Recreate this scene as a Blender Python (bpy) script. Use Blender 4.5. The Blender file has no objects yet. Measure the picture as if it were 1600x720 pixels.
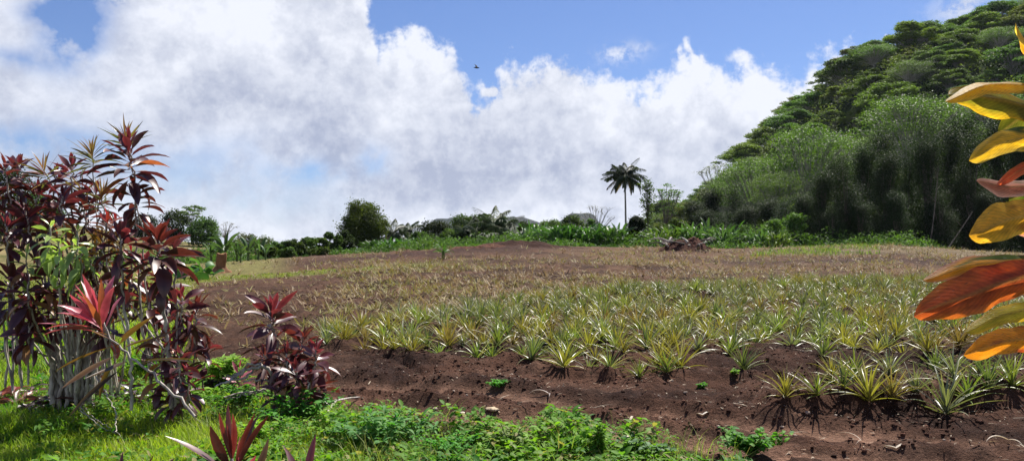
HAZE=True
EXPO=0.95
import bpy, math
import numpy as np
from mathutils import Vector

R = math.radians
PI = math.pi
rng = np.random.default_rng(11)
scene = bpy.context.scene
COL = scene.collection

# ------------------------------------------------------------------ camera
CAMH, FPX, HOR = 1.6, 1200.0, 400.0     # eye height, focal length and horizon row of the 1600 px wide photo
cam_d = bpy.data.cameras.new('camera')
cam_d.sensor_width = 36.0
cam_d.lens = 27.0
cam_d.shift_y = 0.025
cam_d.clip_start = 0.05
cam_d.clip_end = 12000
cam_o = bpy.data.objects.new('camera', cam_d)
cam_o.location = (0, 0, CAMH)
cam_o.rotation_euler = (R(90), 0, 0)
COL.objects.link(cam_o)
scene.camera = cam_o

# ------------------------------------------------------------------ numpy helpers
def smooth(t):
    t = np.clip(t, 0, 1)
    return t * t * (3 - 2 * t)

def _hash(ix, iy, seed):
    n = (ix.astype(np.int64) * 374761393 + iy.astype(np.int64) * 668265263 + seed * 144269) & 0x7fffffff
    n = ((n ^ (n >> 13)) * 1274126177) & 0x7fffffff
    n = n ^ (n >> 16)
    return (n & 0xffff) / 65535.0

def vnoise(x, y, seed=0):
    x = np.asarray(x, float); y = np.asarray(y, float)
    ix = np.floor(x); iy = np.floor(y)
    fx = x - ix; fy = y - iy
    ux = fx * fx * (3 - 2 * fx); uy = fy * fy * (3 - 2 * fy)
    a = _hash(ix, iy, seed); b = _hash(ix + 1, iy, seed)
    c = _hash(ix, iy + 1, seed); d = _hash(ix + 1, iy + 1, seed)
    return (a * (1 - ux) + b * ux) * (1 - uy) + (c * (1 - ux) + d * ux) * uy

def fbm(x, y, seed=0, octv=4, gain=.5):
    s = 0; a = 1; t = 0
    for k in range(octv):
        s = s + a * vnoise(x * 2 ** k + 17.3 * k, y * 2 ** k - 9.1 * k, seed + k)
        t += a; a *= gain
    return s / t

def new_mesh(name, V, F, cols=None, mat=None, smooth_shade=True, parent=None, link=True):
    """V (n,3); F one (m,k) face array or a list of them; cols (n,3) vertex colours."""
    V = np.asarray(V, np.float32).reshape(-1, 3)
    Fs = F if isinstance(F, list) else [F]
    Fs = [np.asarray(f, np.int32) for f in Fs if len(f)]
    me = bpy.data.meshes.new(name)
    me.vertices.add(len(V)); me.vertices.foreach_set('co', V.ravel())
    loops = np.concatenate([f.ravel() for f in Fs])
    starts = []; off = 0
    for f in Fs:
        starts.append(off + np.arange(len(f)) * f.shape[1]); off += f.size
    starts = np.concatenate(starts).astype(np.int32)
    me.loops.add(len(loops)); me.loops.foreach_set('vertex_index', loops)
    me.polygons.add(len(starts)); me.polygons.foreach_set('loop_start', starts)
    me.update(calc_edges=True)
    if smooth_shade:
        me.polygons.foreach_set('use_smooth', np.ones(len(starts), bool))
    if cols is not None:
        ca = me.color_attributes.new('Col', 'FLOAT_COLOR', 'POINT')
        c = np.ones((len(V), 4), np.float32); c[:, :3] = np.asarray(cols, np.float32)[:, :3]
        ca.data.foreach_set('color', c.ravel())
    if mat is not None:
        for m in (mat if isinstance(mat, (list, tuple)) else [mat]):
            me.materials.append(m)
    o = bpy.data.objects.new(name, me)
    if parent is not None:
        o.parent = parent
    if link:
        COL.objects.link(o)
    return o

def tag(o, label=None, cat=None, group=None, kind=None):
    if label: o['label'] = label
    if cat: o['category'] = cat
    if group: o['group'] = group
    if kind: o['kind'] = kind
    return o

def thing(name, loc, label, cat, group=None, rz=0.0, sc=1.0):
    o = bpy.data.objects.new(name, None)
    o.empty_display_size = .2
    o.location = loc; o.rotation_euler = (0, 0, rz)
    o.scale = (sc, sc, sc) if not isinstance(sc, (tuple, list)) else sc
    COL.objects.link(o)
    return tag(o, label, cat, group)

def copy_tree(o, loc, rz=0.0, sc=1.0, label=None, group=None, cat=None, parent=None):
    c = o.copy(); COL.objects.link(c)
    c.location = loc; c.rotation_euler = (0, 0, rz)
    c.scale = (sc, sc, sc) if not isinstance(sc, (tuple, list)) else sc
    tag(c, label, cat, group)
    for ch in KIDS.get(o.name, []):
        d = ch.copy(); COL.objects.link(d); d.parent = c
    return c
KIDS = {}

class MB:
    """collects numpy chunks into one mesh"""
    def __init__(s): s.V = []; s.Q = []; s.T = []; s.C = []; s.n = 0
    def add(s, V, F, C):
        V = np.asarray(V, float).reshape(-1, 3); F = np.asarray(F, int)
        C = np.broadcast_to(np.asarray(C, float), (len(V), 3))
        s.V.append(V); s.C.append(C)
        (s.Q if F.shape[1] == 4 else s.T).append(F + s.n)
        s.n += len(V); return s
    def build(s, name, mat, parent=None, smooth_shade=True, link=True):
        F = []
        if s.Q: F.append(np.concatenate(s.Q))
        if s.T: F.append(np.concatenate(s.T))
        return new_mesh(name, np.concatenate(s.V), F, np.concatenate(s.C), mat, smooth_shade, parent, link)

def tube(pts, rad, k=7, cap=True):
    pts = np.asarray(pts, float); n = len(pts)
    rad = np.broadcast_to(np.asarray(rad, float), (n,))
    t = np.gradient(pts, axis=0); t /= np.linalg.norm(t, axis=1)[:, None] + 1e-9
    ref = np.array([0, 0, 1.0]) if abs(t[0, 2]) < .9 else np.array([1.0, 0, 0])
    V = []
    u = np.cross(t[0], ref); u /= np.linalg.norm(u)
    a = np.arange(k) / k * 2 * PI
    for i in range(n):
        u = u - t[i] * np.dot(u, t[i]); u /= np.linalg.norm(u) + 1e-9
        v = np.cross(t[i], u)
        V.append(pts[i] + rad[i] * (np.cos(a)[:, None] * u + np.sin(a)[:, None] * v))
    V = np.concatenate(V)
    i, j = np.meshgrid(np.arange(n - 1), np.arange(k), indexing='ij')
    i = i.ravel(); j = j.ravel(); j2 = (j + 1) % k
    F = np.stack([i * k + j, i * k + j2, (i + 1) * k + j2, (i + 1) * k + j], 1)
    return V, F

def bez(p0, p1, p2, n=8):
    s = np.linspace(0, 1, n)[:, None]
    p0, p1, p2 = map(lambda p: np.asarray(p, float), (p0, p1, p2))
    return (1 - s) ** 2 * p0 + 2 * s * (1 - s) * p1 + s * s * p2

def leaf_strips(P0, az, el, L, W, droop, prof, twist=0., fold=.25, ns=6, bend=0., dpow=1.3, wave=0.):
    """N leaves at once: 3-column strips. returns V, F, S(along), E(edge 0/1), I(leaf id)"""
    P0 = np.asarray(P0, float); N = len(P0)
    bc = lambda v: np.broadcast_to(np.asarray(v, float), (N,))
    az, el, L, W, droop, twist, fold, bend, wave = map(bc, (az, el, L, W, droop, twist, fold, bend, wave))
    s = np.linspace(0, 1, ns + 1)
    e = el[:, None] - droop[:, None] * s[None] ** dpow
    a = az[:, None] + bend[:, None] * s[None]
    d = np.stack([np.cos(e) * np.cos(a), np.cos(e) * np.sin(a), np.sin(e)], -1)
    step = (d[:, 1:] + d[:, :-1]) / 2 * (L / ns)[:, None, None]
    pos = np.concatenate([np.zeros((N, 1, 3)), np.cumsum(step, 1)], 1) + P0[:, None]
    side = np.stack([-np.sin(a), np.cos(a), np.zeros_like(a)], -1)
    nrm = np.cross(d, side)
    ct = np.cos(twist)[:, None, None]; st = np.sin(twist)[:, None, None]
    side, nrm = side * ct + nrm * st, nrm * ct - side * st
    w = prof(s)[None] * W[:, None] / 2
    cf = np.cos(fold)[:, None, None]; sf = np.sin(fold)[:, None, None]
    wv = (wave[:, None] * np.sin(s[None] * 9 + az[:, None] * 5) * w)[..., None] * nrm
    l = pos + side * w[..., None] * cf + nrm * w[..., None] * sf + wv
    r = pos - side * w[..., None] * cf + nrm * w[..., None] * sf - wv
    V = np.stack([l, pos, r], 2).reshape(-1, 3)
    i, j = np.meshgrid(np.arange(N), np.arange(ns), indexing='ij')
    b = (i * (ns + 1) * 3 + j * 3).ravel()
    F = np.concatenate([np.stack([b, b + 1, b + 4, b + 3], 1), np.stack([b + 1, b + 2, b + 5, b + 4], 1)])
    S = np.broadcast_to(s[None, :, None], (N, ns + 1, 3)).ravel()
    E = np.broadcast_to(np.array([1., 0., 1.])[None, None], (N, ns + 1, 3)).ravel()
    I = np.repeat(np.arange(N), (ns + 1) * 3)
    return V, F, S, E, I

def blades(P0, az, el, L, W, droop, ns=3):
    """thin grass blades, 2 columns tapering"""
    P0 = np.asarray(P0, float); N = len(P0)
    s = np.linspace(0, 1, ns + 1)
    e = el[:, None] - droop[:, None] * s[None] ** 1.4
    d = np.stack([np.cos(e) * np.cos(az)[:, None], np.cos(e) * np.sin(az)[:, None], np.sin(e)], -1)
    step = d[:, :-1] * (L / ns)[:, None, None]
    pos = np.concatenate([np.zeros((N, 1, 3)), np.cumsum(step, 1)], 1) + P0[:, None]
    sa = az + rng.uniform(-1.2, 1.2, N)
    side = np.stack([-np.sin(sa), np.cos(sa), np.zeros(N)], -1)[:, None]
    w = (W[:, None] / 2 * (1 - s[None] ** 2 * .93))[..., None]
    V = np.stack([pos + side * w, pos - side * w], 2).reshape(-1, 3)
    i, j = np.meshgrid(np.arange(N), np.arange(ns), indexing='ij')
    b = (i * (ns + 1) * 2 + j * 2).ravel()
    F = np.stack([b, b + 1, b + 3, b + 2], 1)
    return V, F, np.broadcast_to(s[None, :, None], (N, ns + 1, 2)).ravel(), np.repeat(np.arange(N), (ns + 1) * 2)

def card_leaves(C, size, nrm=None, jit=1.0, aspect=.55, r=rng):
    """bent diamond leaves around centres C; nrm preferred normals"""
    N = len(C)
    n = r.normal(size=(N, 3)) * jit
    if nrm is not None: n = n + nrm
    n /= np.linalg.norm(n, axis=1)[:, None] + 1e-9
    t = r.normal(size=(N, 3)); t -= n * (t * n).sum(1)[:, None]
    t /= np.linalg.norm(t, axis=1)[:, None] + 1e-9
    b = np.cross(n, t)
    s = np.broadcast_to(np.asarray(size, float), (N,))[:, None]
    a = C - t * s * .5; c = C + t * s * .5 - n * s * .12
    l = C + b * s * aspect * .5 + n * s * .06; q = C - b * s * aspect * .5 + n * s * .06
    V = np.stack([a, l, c, q], 1).reshape(-1, 3)
    F = np.arange(N * 4).reshape(N, 4)
    return V, F
# ------------------------------------------------------------------ materials
def nodes_of(name):
    m = bpy.data.materials.new(name); m.use_nodes = True
    nt = m.node_tree; nt.nodes.clear()
    out = nt.nodes.new('ShaderNodeOutputMaterial')
    return m, nt, out

def leaf_mat(name, rough=.45, trans=.35, tcol=(1.3, 1.5, .6), spec=.4, var=.3, hue=.03, noise=0., nscale=30, coat=0.):
    m, nt, out = nodes_of(name); N = nt.nodes; L = nt.links
    at = N.new('ShaderNodeAttribute'); at.attribute_name = 'Col'
    oi = N.new('ShaderNodeObjectInfo')
    hsv = N.new('ShaderNodeHueSaturation')
    mv = N.new('ShaderNodeMapRange'); mv.inputs[3].default_value = 1 - var; mv.inputs[4].default_value = 1 + var
    mh = N.new('ShaderNodeMapRange'); mh.inputs[3].default_value = .5 - hue; mh.inputs[4].default_value = .5 + hue
    L.new(oi.outputs['Random'], mv.inputs[0]); L.new(oi.outputs['Random'], mh.inputs[0])
    L.new(at.outputs['Color'], hsv.inputs['Color']); L.new(mv.outputs[0], hsv.inputs['Value']); L.new(mh.outputs[0], hsv.inputs['Hue'])
    col = hsv.outputs[0]
    if noise > 0:
        tc = N.new('ShaderNodeTexCoord'); nz = N.new('ShaderNodeTexNoise'); nz.inputs['Scale'].default_value = nscale
        nz.inputs['Detail'].default_value = 4
        L.new(tc.outputs['Object'], nz.inputs['Vector'])
        mr = N.new('ShaderNodeMapRange'); mr.inputs[1].default_value = .3; mr.inputs[2].default_value = .7
        mr.inputs[3].default_value = 1 - noise; mr.inputs[4].default_value = 1 + noise
        L.new(nz.outputs[0], mr.inputs[0])
        mx = N.new('ShaderNodeVectorMath'); mx.operation = 'SCALE'
        L.new(col, mx.inputs[0]); L.new(mr.outputs[0], mx.inputs['Scale']); col = mx.outputs[0]
    p = N.new('ShaderNodeBsdfPrincipled'); p.inputs['Roughness'].default_value = rough
    p.inputs['Specular IOR Level'].default_value = spec
    p.inputs['Coat Weight'].default_value = coat; p.inputs['Coat Roughness'].default_value = .2
    L.new(col, p.inputs['Base Color'])
    tr = N.new('ShaderNodeBsdfTranslucent')
    tm = N.new('ShaderNodeVectorMath'); tm.operation = 'MULTIPLY'; tm.inputs[1].default_value = tcol
    L.new(col, tm.inputs[0]); L.new(tm.outputs[0], tr.inputs['Color'])
    mix = N.new('ShaderNodeMixShader'); mix.inputs[0].default_value = trans
    L.new(p.outputs[0], mix.inputs[1]); L.new(tr.outputs[0], mix.inputs[2]); L.new(mix.outputs[0], out.inputs[0])
    return m

def bark_mat(name, c1, c2, scale=6, stretch=.25, rough=.85, bump=.3):
    m, nt, out = nodes_of(name); N = nt.nodes; L = nt.links
    tc = N.new('ShaderNodeTexCoord'); mp = N.new('ShaderNodeMapping'); mp.inputs['Scale'].default_value = (1, 1, stretch)
    nz = N.new('ShaderNodeTexNoise'); nz.inputs['Scale'].default_value = scale; nz.inputs['Detail'].default_value = 6
    L.new(tc.outputs['Object'], mp.inputs[0]); L.new(mp.outputs[0], nz.inputs['Vector'])
    cr = N.new('ShaderNodeValToRGB'); cr.color_ramp.elements[0].color = (*c1, 1); cr.color_ramp.elements[1].color = (*c2, 1)
    cr.color_ramp.elements[0].position = .35; cr.color_ramp.elements[1].position = .65
    L.new(nz.outputs[0], cr.inputs[0])
    p = N.new('ShaderNodeBsdfPrincipled'); p.inputs['Roughness'].default_value = rough
    p.inputs['Specular IOR Level'].default_value = .2
    L.new(cr.outputs[0], p.inputs['Base Color'])
    bp = N.new('ShaderNodeBump'); bp.inputs['Strength'].default_value = bump; bp.inputs['Distance'].default_value = .02
    L.new(nz.outputs[0], bp.inputs['Height']); L.new(bp.outputs[0], p.inputs['Normal'])
    L.new(p.outputs[0], out.inputs[0])
    return m

def col_mat(name, rough=.9, noise=.35, scale=8, bump=.4, dist=.03, spec=.15):
    """vertex colour times a fine noise, bumped: soils, rocks, far slopes"""
    m, nt, out = nodes_of(name); N = nt.nodes; L = nt.links
    at = N.new('ShaderNodeAttribute'); at.attribute_name = 'Col'
    tc = N.new('ShaderNodeTexCoord')
    nz = N.new('ShaderNodeTexNoise'); nz.inputs['Scale'].default_value = scale; nz.inputs['Detail'].default_value = 8
    nz.inputs['Roughness'].default_value = .65
    n2 = N.new('ShaderNodeTexNoise'); n2.inputs['Scale'].default_value = scale * 6.3; n2.inputs['Detail'].default_value = 5
    n2.inputs['Roughness'].default_value = .7
    L.new(tc.outputs['Object'], nz.inputs['Vector']); L.new(tc.outputs['Object'], n2.inputs['Vector'])
    ad = N.new('ShaderNodeMath'); ad.operation = 'ADD'; L.new(nz.outputs[0], ad.inputs[0]); L.new(n2.outputs[0], ad.inputs[1])
    mr = N.new('ShaderNodeMapRange'); mr.inputs[1].default_value = .75; mr.inputs[2].default_value = 1.25
    mr.inputs[3].default_value = 1 - noise; mr.inputs[4].default_value = 1 + noise
    L.new(ad.outputs[0], mr.inputs[0])
    mx = N.new('ShaderNodeVectorMath'); mx.operation = 'SCALE'
    L.new(at.outputs['Color'], mx.inputs[0]); L.new(mr.outputs[0], mx.inputs['Scale'])
    p = N.new('ShaderNodeBsdfPrincipled'); p.inputs['Roughness'].default_value = rough
    p.inputs['Specular IOR Level'].default_value = spec
    L.new(mx.outputs[0], p.inputs['Base Color'])
    bp = N.new('ShaderNodeBump'); bp.inputs['Strength'].default_value = bump; bp.inputs['Distance'].default_value = dist
    L.new(ad.outputs[0], bp.inputs['Height']); L.new(bp.outputs[0], p.inputs['Normal'])
    L.new(p.outputs[0], out.inputs[0])
    return m

M = {}
M['soil'] = col_mat('soil', .95, .55, 5, 1., .06, .08)
M['hill'] = col_mat('hill_cover', .95, .4, .25, .6, .5, .05)
M['rock'] = col_mat('rock', .8, .25, 20, .4, .01, .25)
M['far'] = col_mat('far_rock', .95, .2, .01, .3, 8, .05)
M['grass'] = leaf_mat('grass_blade', .5, .45, (1.25, 1.35, .5), .3, 0, 0)
M['straw'] = leaf_mat('dry_leaf', .7, .25, (1.1, 1., .7), .25, 0, 0)
M['pine'] = leaf_mat('pineapple_leaf', .36, .28, (1.25, 1.35, .5), .55, .18, .012)
M['ti'] = leaf_mat('ti_leaf', .40, .26, (1.6, .8, .75), .75, 0, 0, .3, 16)
M['tibright'] = leaf_mat('bright_ti_leaf', .45, .75, (1.3, 1.2, .8), .4, 0, 0, .16, 40)
M['weed'] = leaf_mat('weed_leaf', .62, .45, (1.2, 1.35, .45), .2, .1, .01)
M['tigreen'] = leaf_mat('green_ti_leaf', .3, .38, (1.15, 1.25, .5), .45, 0, 0, .2, 14)
M['crown'] = leaf_mat('tree_leaf', .66, .36, (1.25, 1.4, .45), .12, .25, .018)
M['shiny'] = leaf_mat('glossy_leaf', .62, .26, (1.2, 1.4, .5), .14, .2, .012)
M['feather'] = leaf_mat('feathery_leaf', .55, .45, (1.2, 1.4, .5), .25, .15, .012)
M['banana'] = leaf_mat('banana_leaf', .5, .33, (1.2, 1.35, .5), .3, .2, .01)
M['palm'] = leaf_mat('palm_leaf', .5, .28, (1.2, 1.4, .5), .28, .15, .01)
M['cane'] = bark_mat('cane_bark', (.20, .17, .14), (.58, .53, .45), 25, .35)
M['bark'] = bark_mat('tree_bark', (.06, .05, .04), (.19, .16, .13), 5, .2)
M['palebark'] = bark_mat('pale_bark', (.17, .16, .145), (.38, .36, .33), 4, .3)
M['stem'] = bark_mat('green_stem', (.06, .10, .03), (.13, .17, .05), 8, .3)
M['twig'] = bark_mat('dead_wood', (.22, .19, .16), (.55, .5, .44), 20, .3)
M['feathers'] = bark_mat('bird_feather', (.012, .012, .014), (.03, .03, .032), 10, 1)

def veined(m):
    """side veins, mottling and brown specks laid out along the leaf (attribute leafuv: along, across)"""
    nt = m.node_tree; N = nt.nodes; L = nt.links
    p = [n for n in N if n.type == 'BSDF_PRINCIPLED'][0]
    src = p.inputs['Base Color'].links[0].from_socket
    at = N.new('ShaderNodeAttribute'); at.attribute_name = 'leafuv'
    sp = N.new('ShaderNodeSeparateXYZ'); L.new(at.outputs['Vector'], sp.inputs[0])
    def mt(op, a, b=None):
        n = N.new('ShaderNodeMath'); n.operation = op
        for i, v in enumerate((a, b)):
            if v is None: continue
            if isinstance(v, (int, float)): n.inputs[i].default_value = v
            else: L.new(v, n.inputs[i])
        return n.outputs[0]
    nz = N.new('ShaderNodeTexNoise'); nz.inputs['Scale'].default_value = 6; nz.inputs['Detail'].default_value = 5
    L.new(at.outputs['Vector'], nz.inputs['Vector'])
    ph = mt('ADD', mt('SUBTRACT', mt('MULTIPLY', sp.outputs[0], 190.), mt('MULTIPLY', mt('ABSOLUTE', sp.outputs[1]), 62.)), mt('MULTIPLY', nz.outputs[0], 9.))
    v = mt('ADD', mt('MULTIPLY', mt('SINE', ph), .10), .95)
    n2 = N.new('ShaderNodeTexNoise'); n2.inputs['Scale'].default_value = 3.2; n2.inputs['Detail'].default_value = 8; n2.inputs['Roughness'].default_value = .7
    L.new(at.outputs['Vector'], n2.inputs['Vector'])
    mr = N.new('ShaderNodeMapRange'); mr.inputs[1].default_value = .32; mr.inputs[2].default_value = .68; mr.inputs[3].default_value = .55; mr.inputs[4].default_value = 1.3
    L.new(n2.outputs[0], mr.inputs[0])
    n3 = N.new('ShaderNodeTexNoise'); n3.inputs['Scale'].default_value = 26; n3.inputs['Detail'].default_value = 3
    L.new(at.outputs['Vector'], n3.inputs['Vector'])
    sk = N.new('ShaderNodeMapRange'); sk.inputs[1].default_value = .66; sk.inputs[2].default_value = .70; sk.inputs[3].default_value = 1.; sk.inputs[4].default_value = .35
    L.new(n3.outputs[0], sk.inputs[0])
    f = mt('MULTIPLY', mt('MULTIPLY', v, mr.outputs[0]), sk.outputs[0])
    sc = N.new('ShaderNodeVectorMath'); sc.operation = 'SCALE'
    L.new(src, sc.inputs[0]); L.new(f, sc.inputs['Scale'])
    L.new(sc.outputs[0], p.inputs['Base Color'])
    tm = [n for n in N if n.type == 'VECT_MATH' and n.operation == 'MULTIPLY'][0]
    L.new(sc.outputs[0], tm.inputs[0])
    bp = N.new('ShaderNodeBump'); bp.inputs['Strength'].default_value = .5; bp.inputs['Distance'].default_value = .002
    L.new(f, bp.inputs['Height']); L.new(bp.outputs[0], p.inputs['Normal'])
    p.inputs['Coat Weight'].default_value = 0
veined(M['tibright'])
# ------------------------------------------------------------------ terrain
SKY_R_PX = [800, 980, 1030, 1100, 1180, 1240, 1300, 1350, 1450, 1560, 1800, 2300]
SKY_R_PY = [402, 392, 368, 330, 245, 190, 135, 110, 90, 52, -30, -120]
HX = [(p - 800) / 1200 * 260 for p in SKY_R_PX]
HZ = [max(0., (400 - q) / 1200 * 260) for q in SKY_R_PY]

def base_z(X, Y):
    X = np.asarray(X, float); Y = np.asarray(Y, float)
    b = np.interp(Y, [-60, 8, 10, 14, 20, 30, 45, 60, 75, 95, 200, 700, 4000], [0, 0, .03, .12, .32, .78, 1.48, 2.3, 2.45, 2.2, 1.6, 0, 0])
    a = X / np.maximum(Y, 6)
    f = np.interp(a, [-.8, -.6, -.42, -.33, -.22, -.1, 0, .3, .5, .62, .8, 1.2], [.2, .25, .34, .52, .72, .9, 1.03, .93, 1.05, .82, .6, .4])
    return b * f

def right_hill(X, Y):
    X = np.asarray(X, float); Y = np.asarray(Y, float)
    h = np.interp(X, HX, HZ)
    t = smooth((Y - 98) / 162.) * .75 + .25 * np.clip((Y - 98) / 162., 0, 1)
    back = 1 - .9 * smooth((Y - 258) / 170.)
    n = (fbm(X / 38., Y / 38., 5, 3) - .5) * 11 * np.clip((Y - 110) / 80., 0, 1) * np.clip(h / 25, 0, 1)
    return h * t * back + n

def left_hill(X, Y):
    X = np.asarray(X, float); Y = np.asarray(Y, float)
    h = np.interp(X, [-700, -400, -135, -107, -90, -67, -53, -43, -30], [50, 40, 15, 10, 6.4, 3.6, 2.3, .8, 0])
    return h * smooth((Y - 78) / 72.) * (1 - .85 * smooth((Y - 150) / 160.))

def seg_dist(X, Y, pts):
    d = np.full(np.shape(X), 1e9)
    for (x0, y0), (x1, y1) in zip(pts[:-1], pts[1:]):
        dx, dy = x1 - x0, y1 - y0
        t = np.clip(((X - x0) * dx + (Y - y0) * dy) / (dx * dx + dy * dy), 0, 1)
        d = np.minimum(d, np.hypot(X - x0 - t * dx, Y - y0 - t * dy))
    return d

TRACK = [(-5.5, 11.2), (-2.9, 10.3), (-1.1, 9.2), (.1, 8.5), (1.6, 7.75), (3., 7.1), (4.6, 6.55), (8, 5.7)]
TRACK2 = [(-6.5, 10.0), (-3.0, 8.6), (-1.6, 7.9), (-.5, 7.35), (.8, 6.9), (2.2, 6.3), (5, 5.2)]
FRONT_A = [-.26, -.215, -.16, -.12, -.06, .0, .06, .12, .19, .27, .33, .41, .55, .8]
FRONT_Y = [12.6, 12.2, 11.7, 10.3, 10.9, 10.3, 9.75, 9.9, 9.3, 9.5, 9.8, 10.2, 10.8, 11.0]
def front_y(a): return np.interp(a, FRONT_A, FRONT_Y)
BACK_A = [-.26, -.2, -.08, .04, .25, .4, .54, .8]
BACK_Y = [15.0, 15.8, 18.0, 21.5, 26.0, 27.5, 28.0, 28.0]
def back_y(a): return np.interp(a, BACK_A, BACK_Y)

def grass_mask(X, Y):
    a = X / np.maximum(Y, 1)
    n = (fbm(X / 1.1, Y / 1.1, 31, 3) - .5)
    edge = np.interp(Y, [0, 5, 6.6, 7.2, 7.7, 8.2, 9, 11, 13, 17, 24, 33, 45, 60], [9, 9, 2.2, -.3, -1.7, -2.8, -3.55, -4.6, -5.5, -7.2, -10.2, -13.6, -19, -30])
    edge = np.where(Y < 6.9, np.where(X > 1.5, -3, edge), edge)
    near = smooth((edge - X + n * 1.2) / .5 + .5)
    # grass strip running along the left end of the field, then yellow-green into the stubble
    sd = seg_dist(X, Y, [(-25, 37), (-17, 37.5), (-11, 38), (-3, 42)])
    strip = smooth(1.5 - sd / 2.2 + n * 1.5) * smooth((-2 - X) / 6.)
    return np.clip(np.maximum(near, strip * .9), 0, 1)

def ridge(x, y, seed):
    return 1 - np.abs(2 * vnoise(x, y, seed) - 1)

def micro(X, Y):
    X = np.asarray(X, float); Y = np.asarray(Y, float)
    a = X / np.maximum(Y, 5)
    near = 1 - smooth((Y - 60) / 50.)
    g = grass_mask(X, Y)
    td = np.minimum(seg_dist(X, Y, TRACK), seg_dist(X, Y, TRACK2) + .05)
    tr = 1 - smooth((td - .18) / .32)
    rough = (1 - .75 * tr) * (1 - .7 * g)
    z = (fbm(X / 2.3, Y / 2.3, 3, 3) - .5) * .20
    z = z + (fbm(X / .5, Y / .5, 8, 3) - .5) * .18 * rough
    z = z + (fbm(X / .16, Y / .16, 12, 3, .65) - .5) * .13 * rough * (1 - smooth((Y - 22) / 10.))
    z = z + np.maximum(0, vnoise(X / .30, Y / .30, 20) - .55) * .14 * rough * smooth((vnoise(X / 1.9, Y / 1.9, 24) - .25) * 2)
    z = z - np.maximum(0, vnoise(X / .42, Y / .42, 27) - .66) * .10 * rough
    z = z - tr * .09 + .05 * np.exp(-((td - .52) / .16) ** 2)
    infield = smooth((Y - front_y(a) - .5 * (fbm(X / .7, X * 0 + 3, 28, 2) - .5)) / .34 + .5) * smooth((back_y(a) - Y) / 1.5) * smooth((a + .27) / .05)
    z = z + infield * (.10 + .05 * np.cos((Y + .12 * X) / .78 * 2 * PI))
    # raised bed at the right with the single row of plants on it
    yb = 8.0 + .10 * (X - 2.8)
    dy_ = Y - yb - .1 - .25 * (fbm(X / .5, X * 0, 29, 2) - .5)
    mound = smooth((X - 2.3) / .6) * np.exp(-(dy_ / np.where(dy_ < 0, .19, .6)) ** 2)
    z = z + mound * .24
    # turned, heaped earth beyond the stubble
    heap = smooth(1 - seg_dist(X, Y, [(-8, 58), (-3, 56), (1, 60)]) / 3.5)
    z = z + heap * (.05 + .45 * (fbm(X / .9, Y / .9, 41, 3) - .4))
    return z * near

def ground_z(X, Y):
    return base_z(X, Y) + micro(X, Y)

def surf_z(X, Y):
    """ground or hill, whichever stands higher"""
    g = ground_z(X, Y)
    rh = right_hill(X, Y); lh = left_hill(X, Y)
    return g + np.maximum(0, rh) + np.maximum(0, lh)

def gp(px, Y):
    """point on the ground straight under pixel column px at depth Y"""
    X = (px - 800) / FPX * Y
    return np.array([X, Y, float(surf_z(X, Y))])
def pp(px, py, Y):
    return np.array([(px - 800) / FPX * Y, Y, CAMH + (HOR - py) / FPX * Y])
def zt(py, Y): return CAMH + (HOR - py) / FPX * Y

def axis_steps(a0, a1, f):
    v = [a0]
    while v[-1] < a1: v.append(v[-1] + f(v[-1]))
    return np.array(v)

def grid_mesh(name, xs, ys, zf, cf, mat):
    X, Y = np.meshgrid(xs, ys)
    Z = zf(X, Y)
    V = np.stack([X, Y, Z], -1).reshape(-1, 3)
    C = cf(X, Y, Z).reshape(-1, 3)
    nx, ny = len(xs), len(ys)
    j, i = np.meshgrid(np.arange(ny - 1), np.arange(nx - 1), indexing='ij')
    b = (j * nx + i).ravel()
    return new_mesh(name, V, np.stack([b, b + 1, b + nx + 1, b + nx], 1), C, mat)

def lerp3(a, b, t): return a * (1 - t[..., None]) + np.asarray(b) * t[..., None]

def ground_col(X, Y, Z):
    a = X / np.maximum(Y, 5)
    dark = np.array([.032, .016, .0115]); red = np.array([.086, .042, .027]); pale = np.array([.19, .115, .08])
    n = fbm(X / 1.7, Y / 1.7, 51, 4); n2 = fbm(X / .35, Y / .35, 61, 3); n3 = fbm(X / 6., Y / 6., 66, 3)
    c = lerp3(np.broadcast_to(dark, X.shape + (3,)), red, smooth((n - .38) / .25))
    c = lerp3(c, pale, smooth((n2 - .58) / .22) * .25)
    td = np.minimum(seg_dist(X, Y, TRACK), seg_dist(X, Y, TRACK2))
    tr = 1 - smooth((td - .16) / .34)
    c = lerp3(c, np.array([.215, .120, .080]), tr * (.6 + .38 * smooth((n - .3) / .3)))
    far = smooth((Y - back_y(a) + n * 3) / 4.)          # drier, paler, littered ground beyond the plants
    c = lerp3(c, np.array([.125, .078, .048]), far * (.30 + .6 * smooth((n3 - .42) / .16)) * (.55 + .45 * smooth((n - .35) / .3)))
    left = smooth((-a - .17) / .05) * smooth((Y - 9) / 2.)
    c = lerp3(c, np.array([.080, .044, .030]), left * .5)
    bare = smooth(1.2 - seg_dist(X, Y, [(-12, 52), (-6, 54), (1, 58)]) / 5.)
    c = lerp3(c, np.array([.048, .025, .020]), bare * .85)
    bare2 = smooth(1.3 - seg_dist(X, Y, [(14, 42), (24, 41), (36, 40)]) / 3.)
    c = lerp3(c, np.array([.055, .033, .026]), bare2 * .85)
    palep = smooth((Y - 46) / 5) * smooth((a - .3) / .05)
    c = lerp3(c, np.array([.16, .125, .075]), palep * .7)
    g = grass_mask(X, Y)
    c = lerp3(c, np.array([.15, .17, .035]), np.where(Y > 25, g * .9, 0.))
    c = lerp3(c, np.array([.055, .06, .018]), np.where(Y > 25, 0., g * .8))
    wild = smooth((Y - 72) / 10.)
    c = lerp3(c, np.array([.07, .085, .03]), wild * .9)
    lf = smooth((-a - .27) / .06) * smooth((Y - 38) / 4)
    c = lerp3(c, np.array([.17, .16, .055]), lf * .8)
    return c

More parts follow.
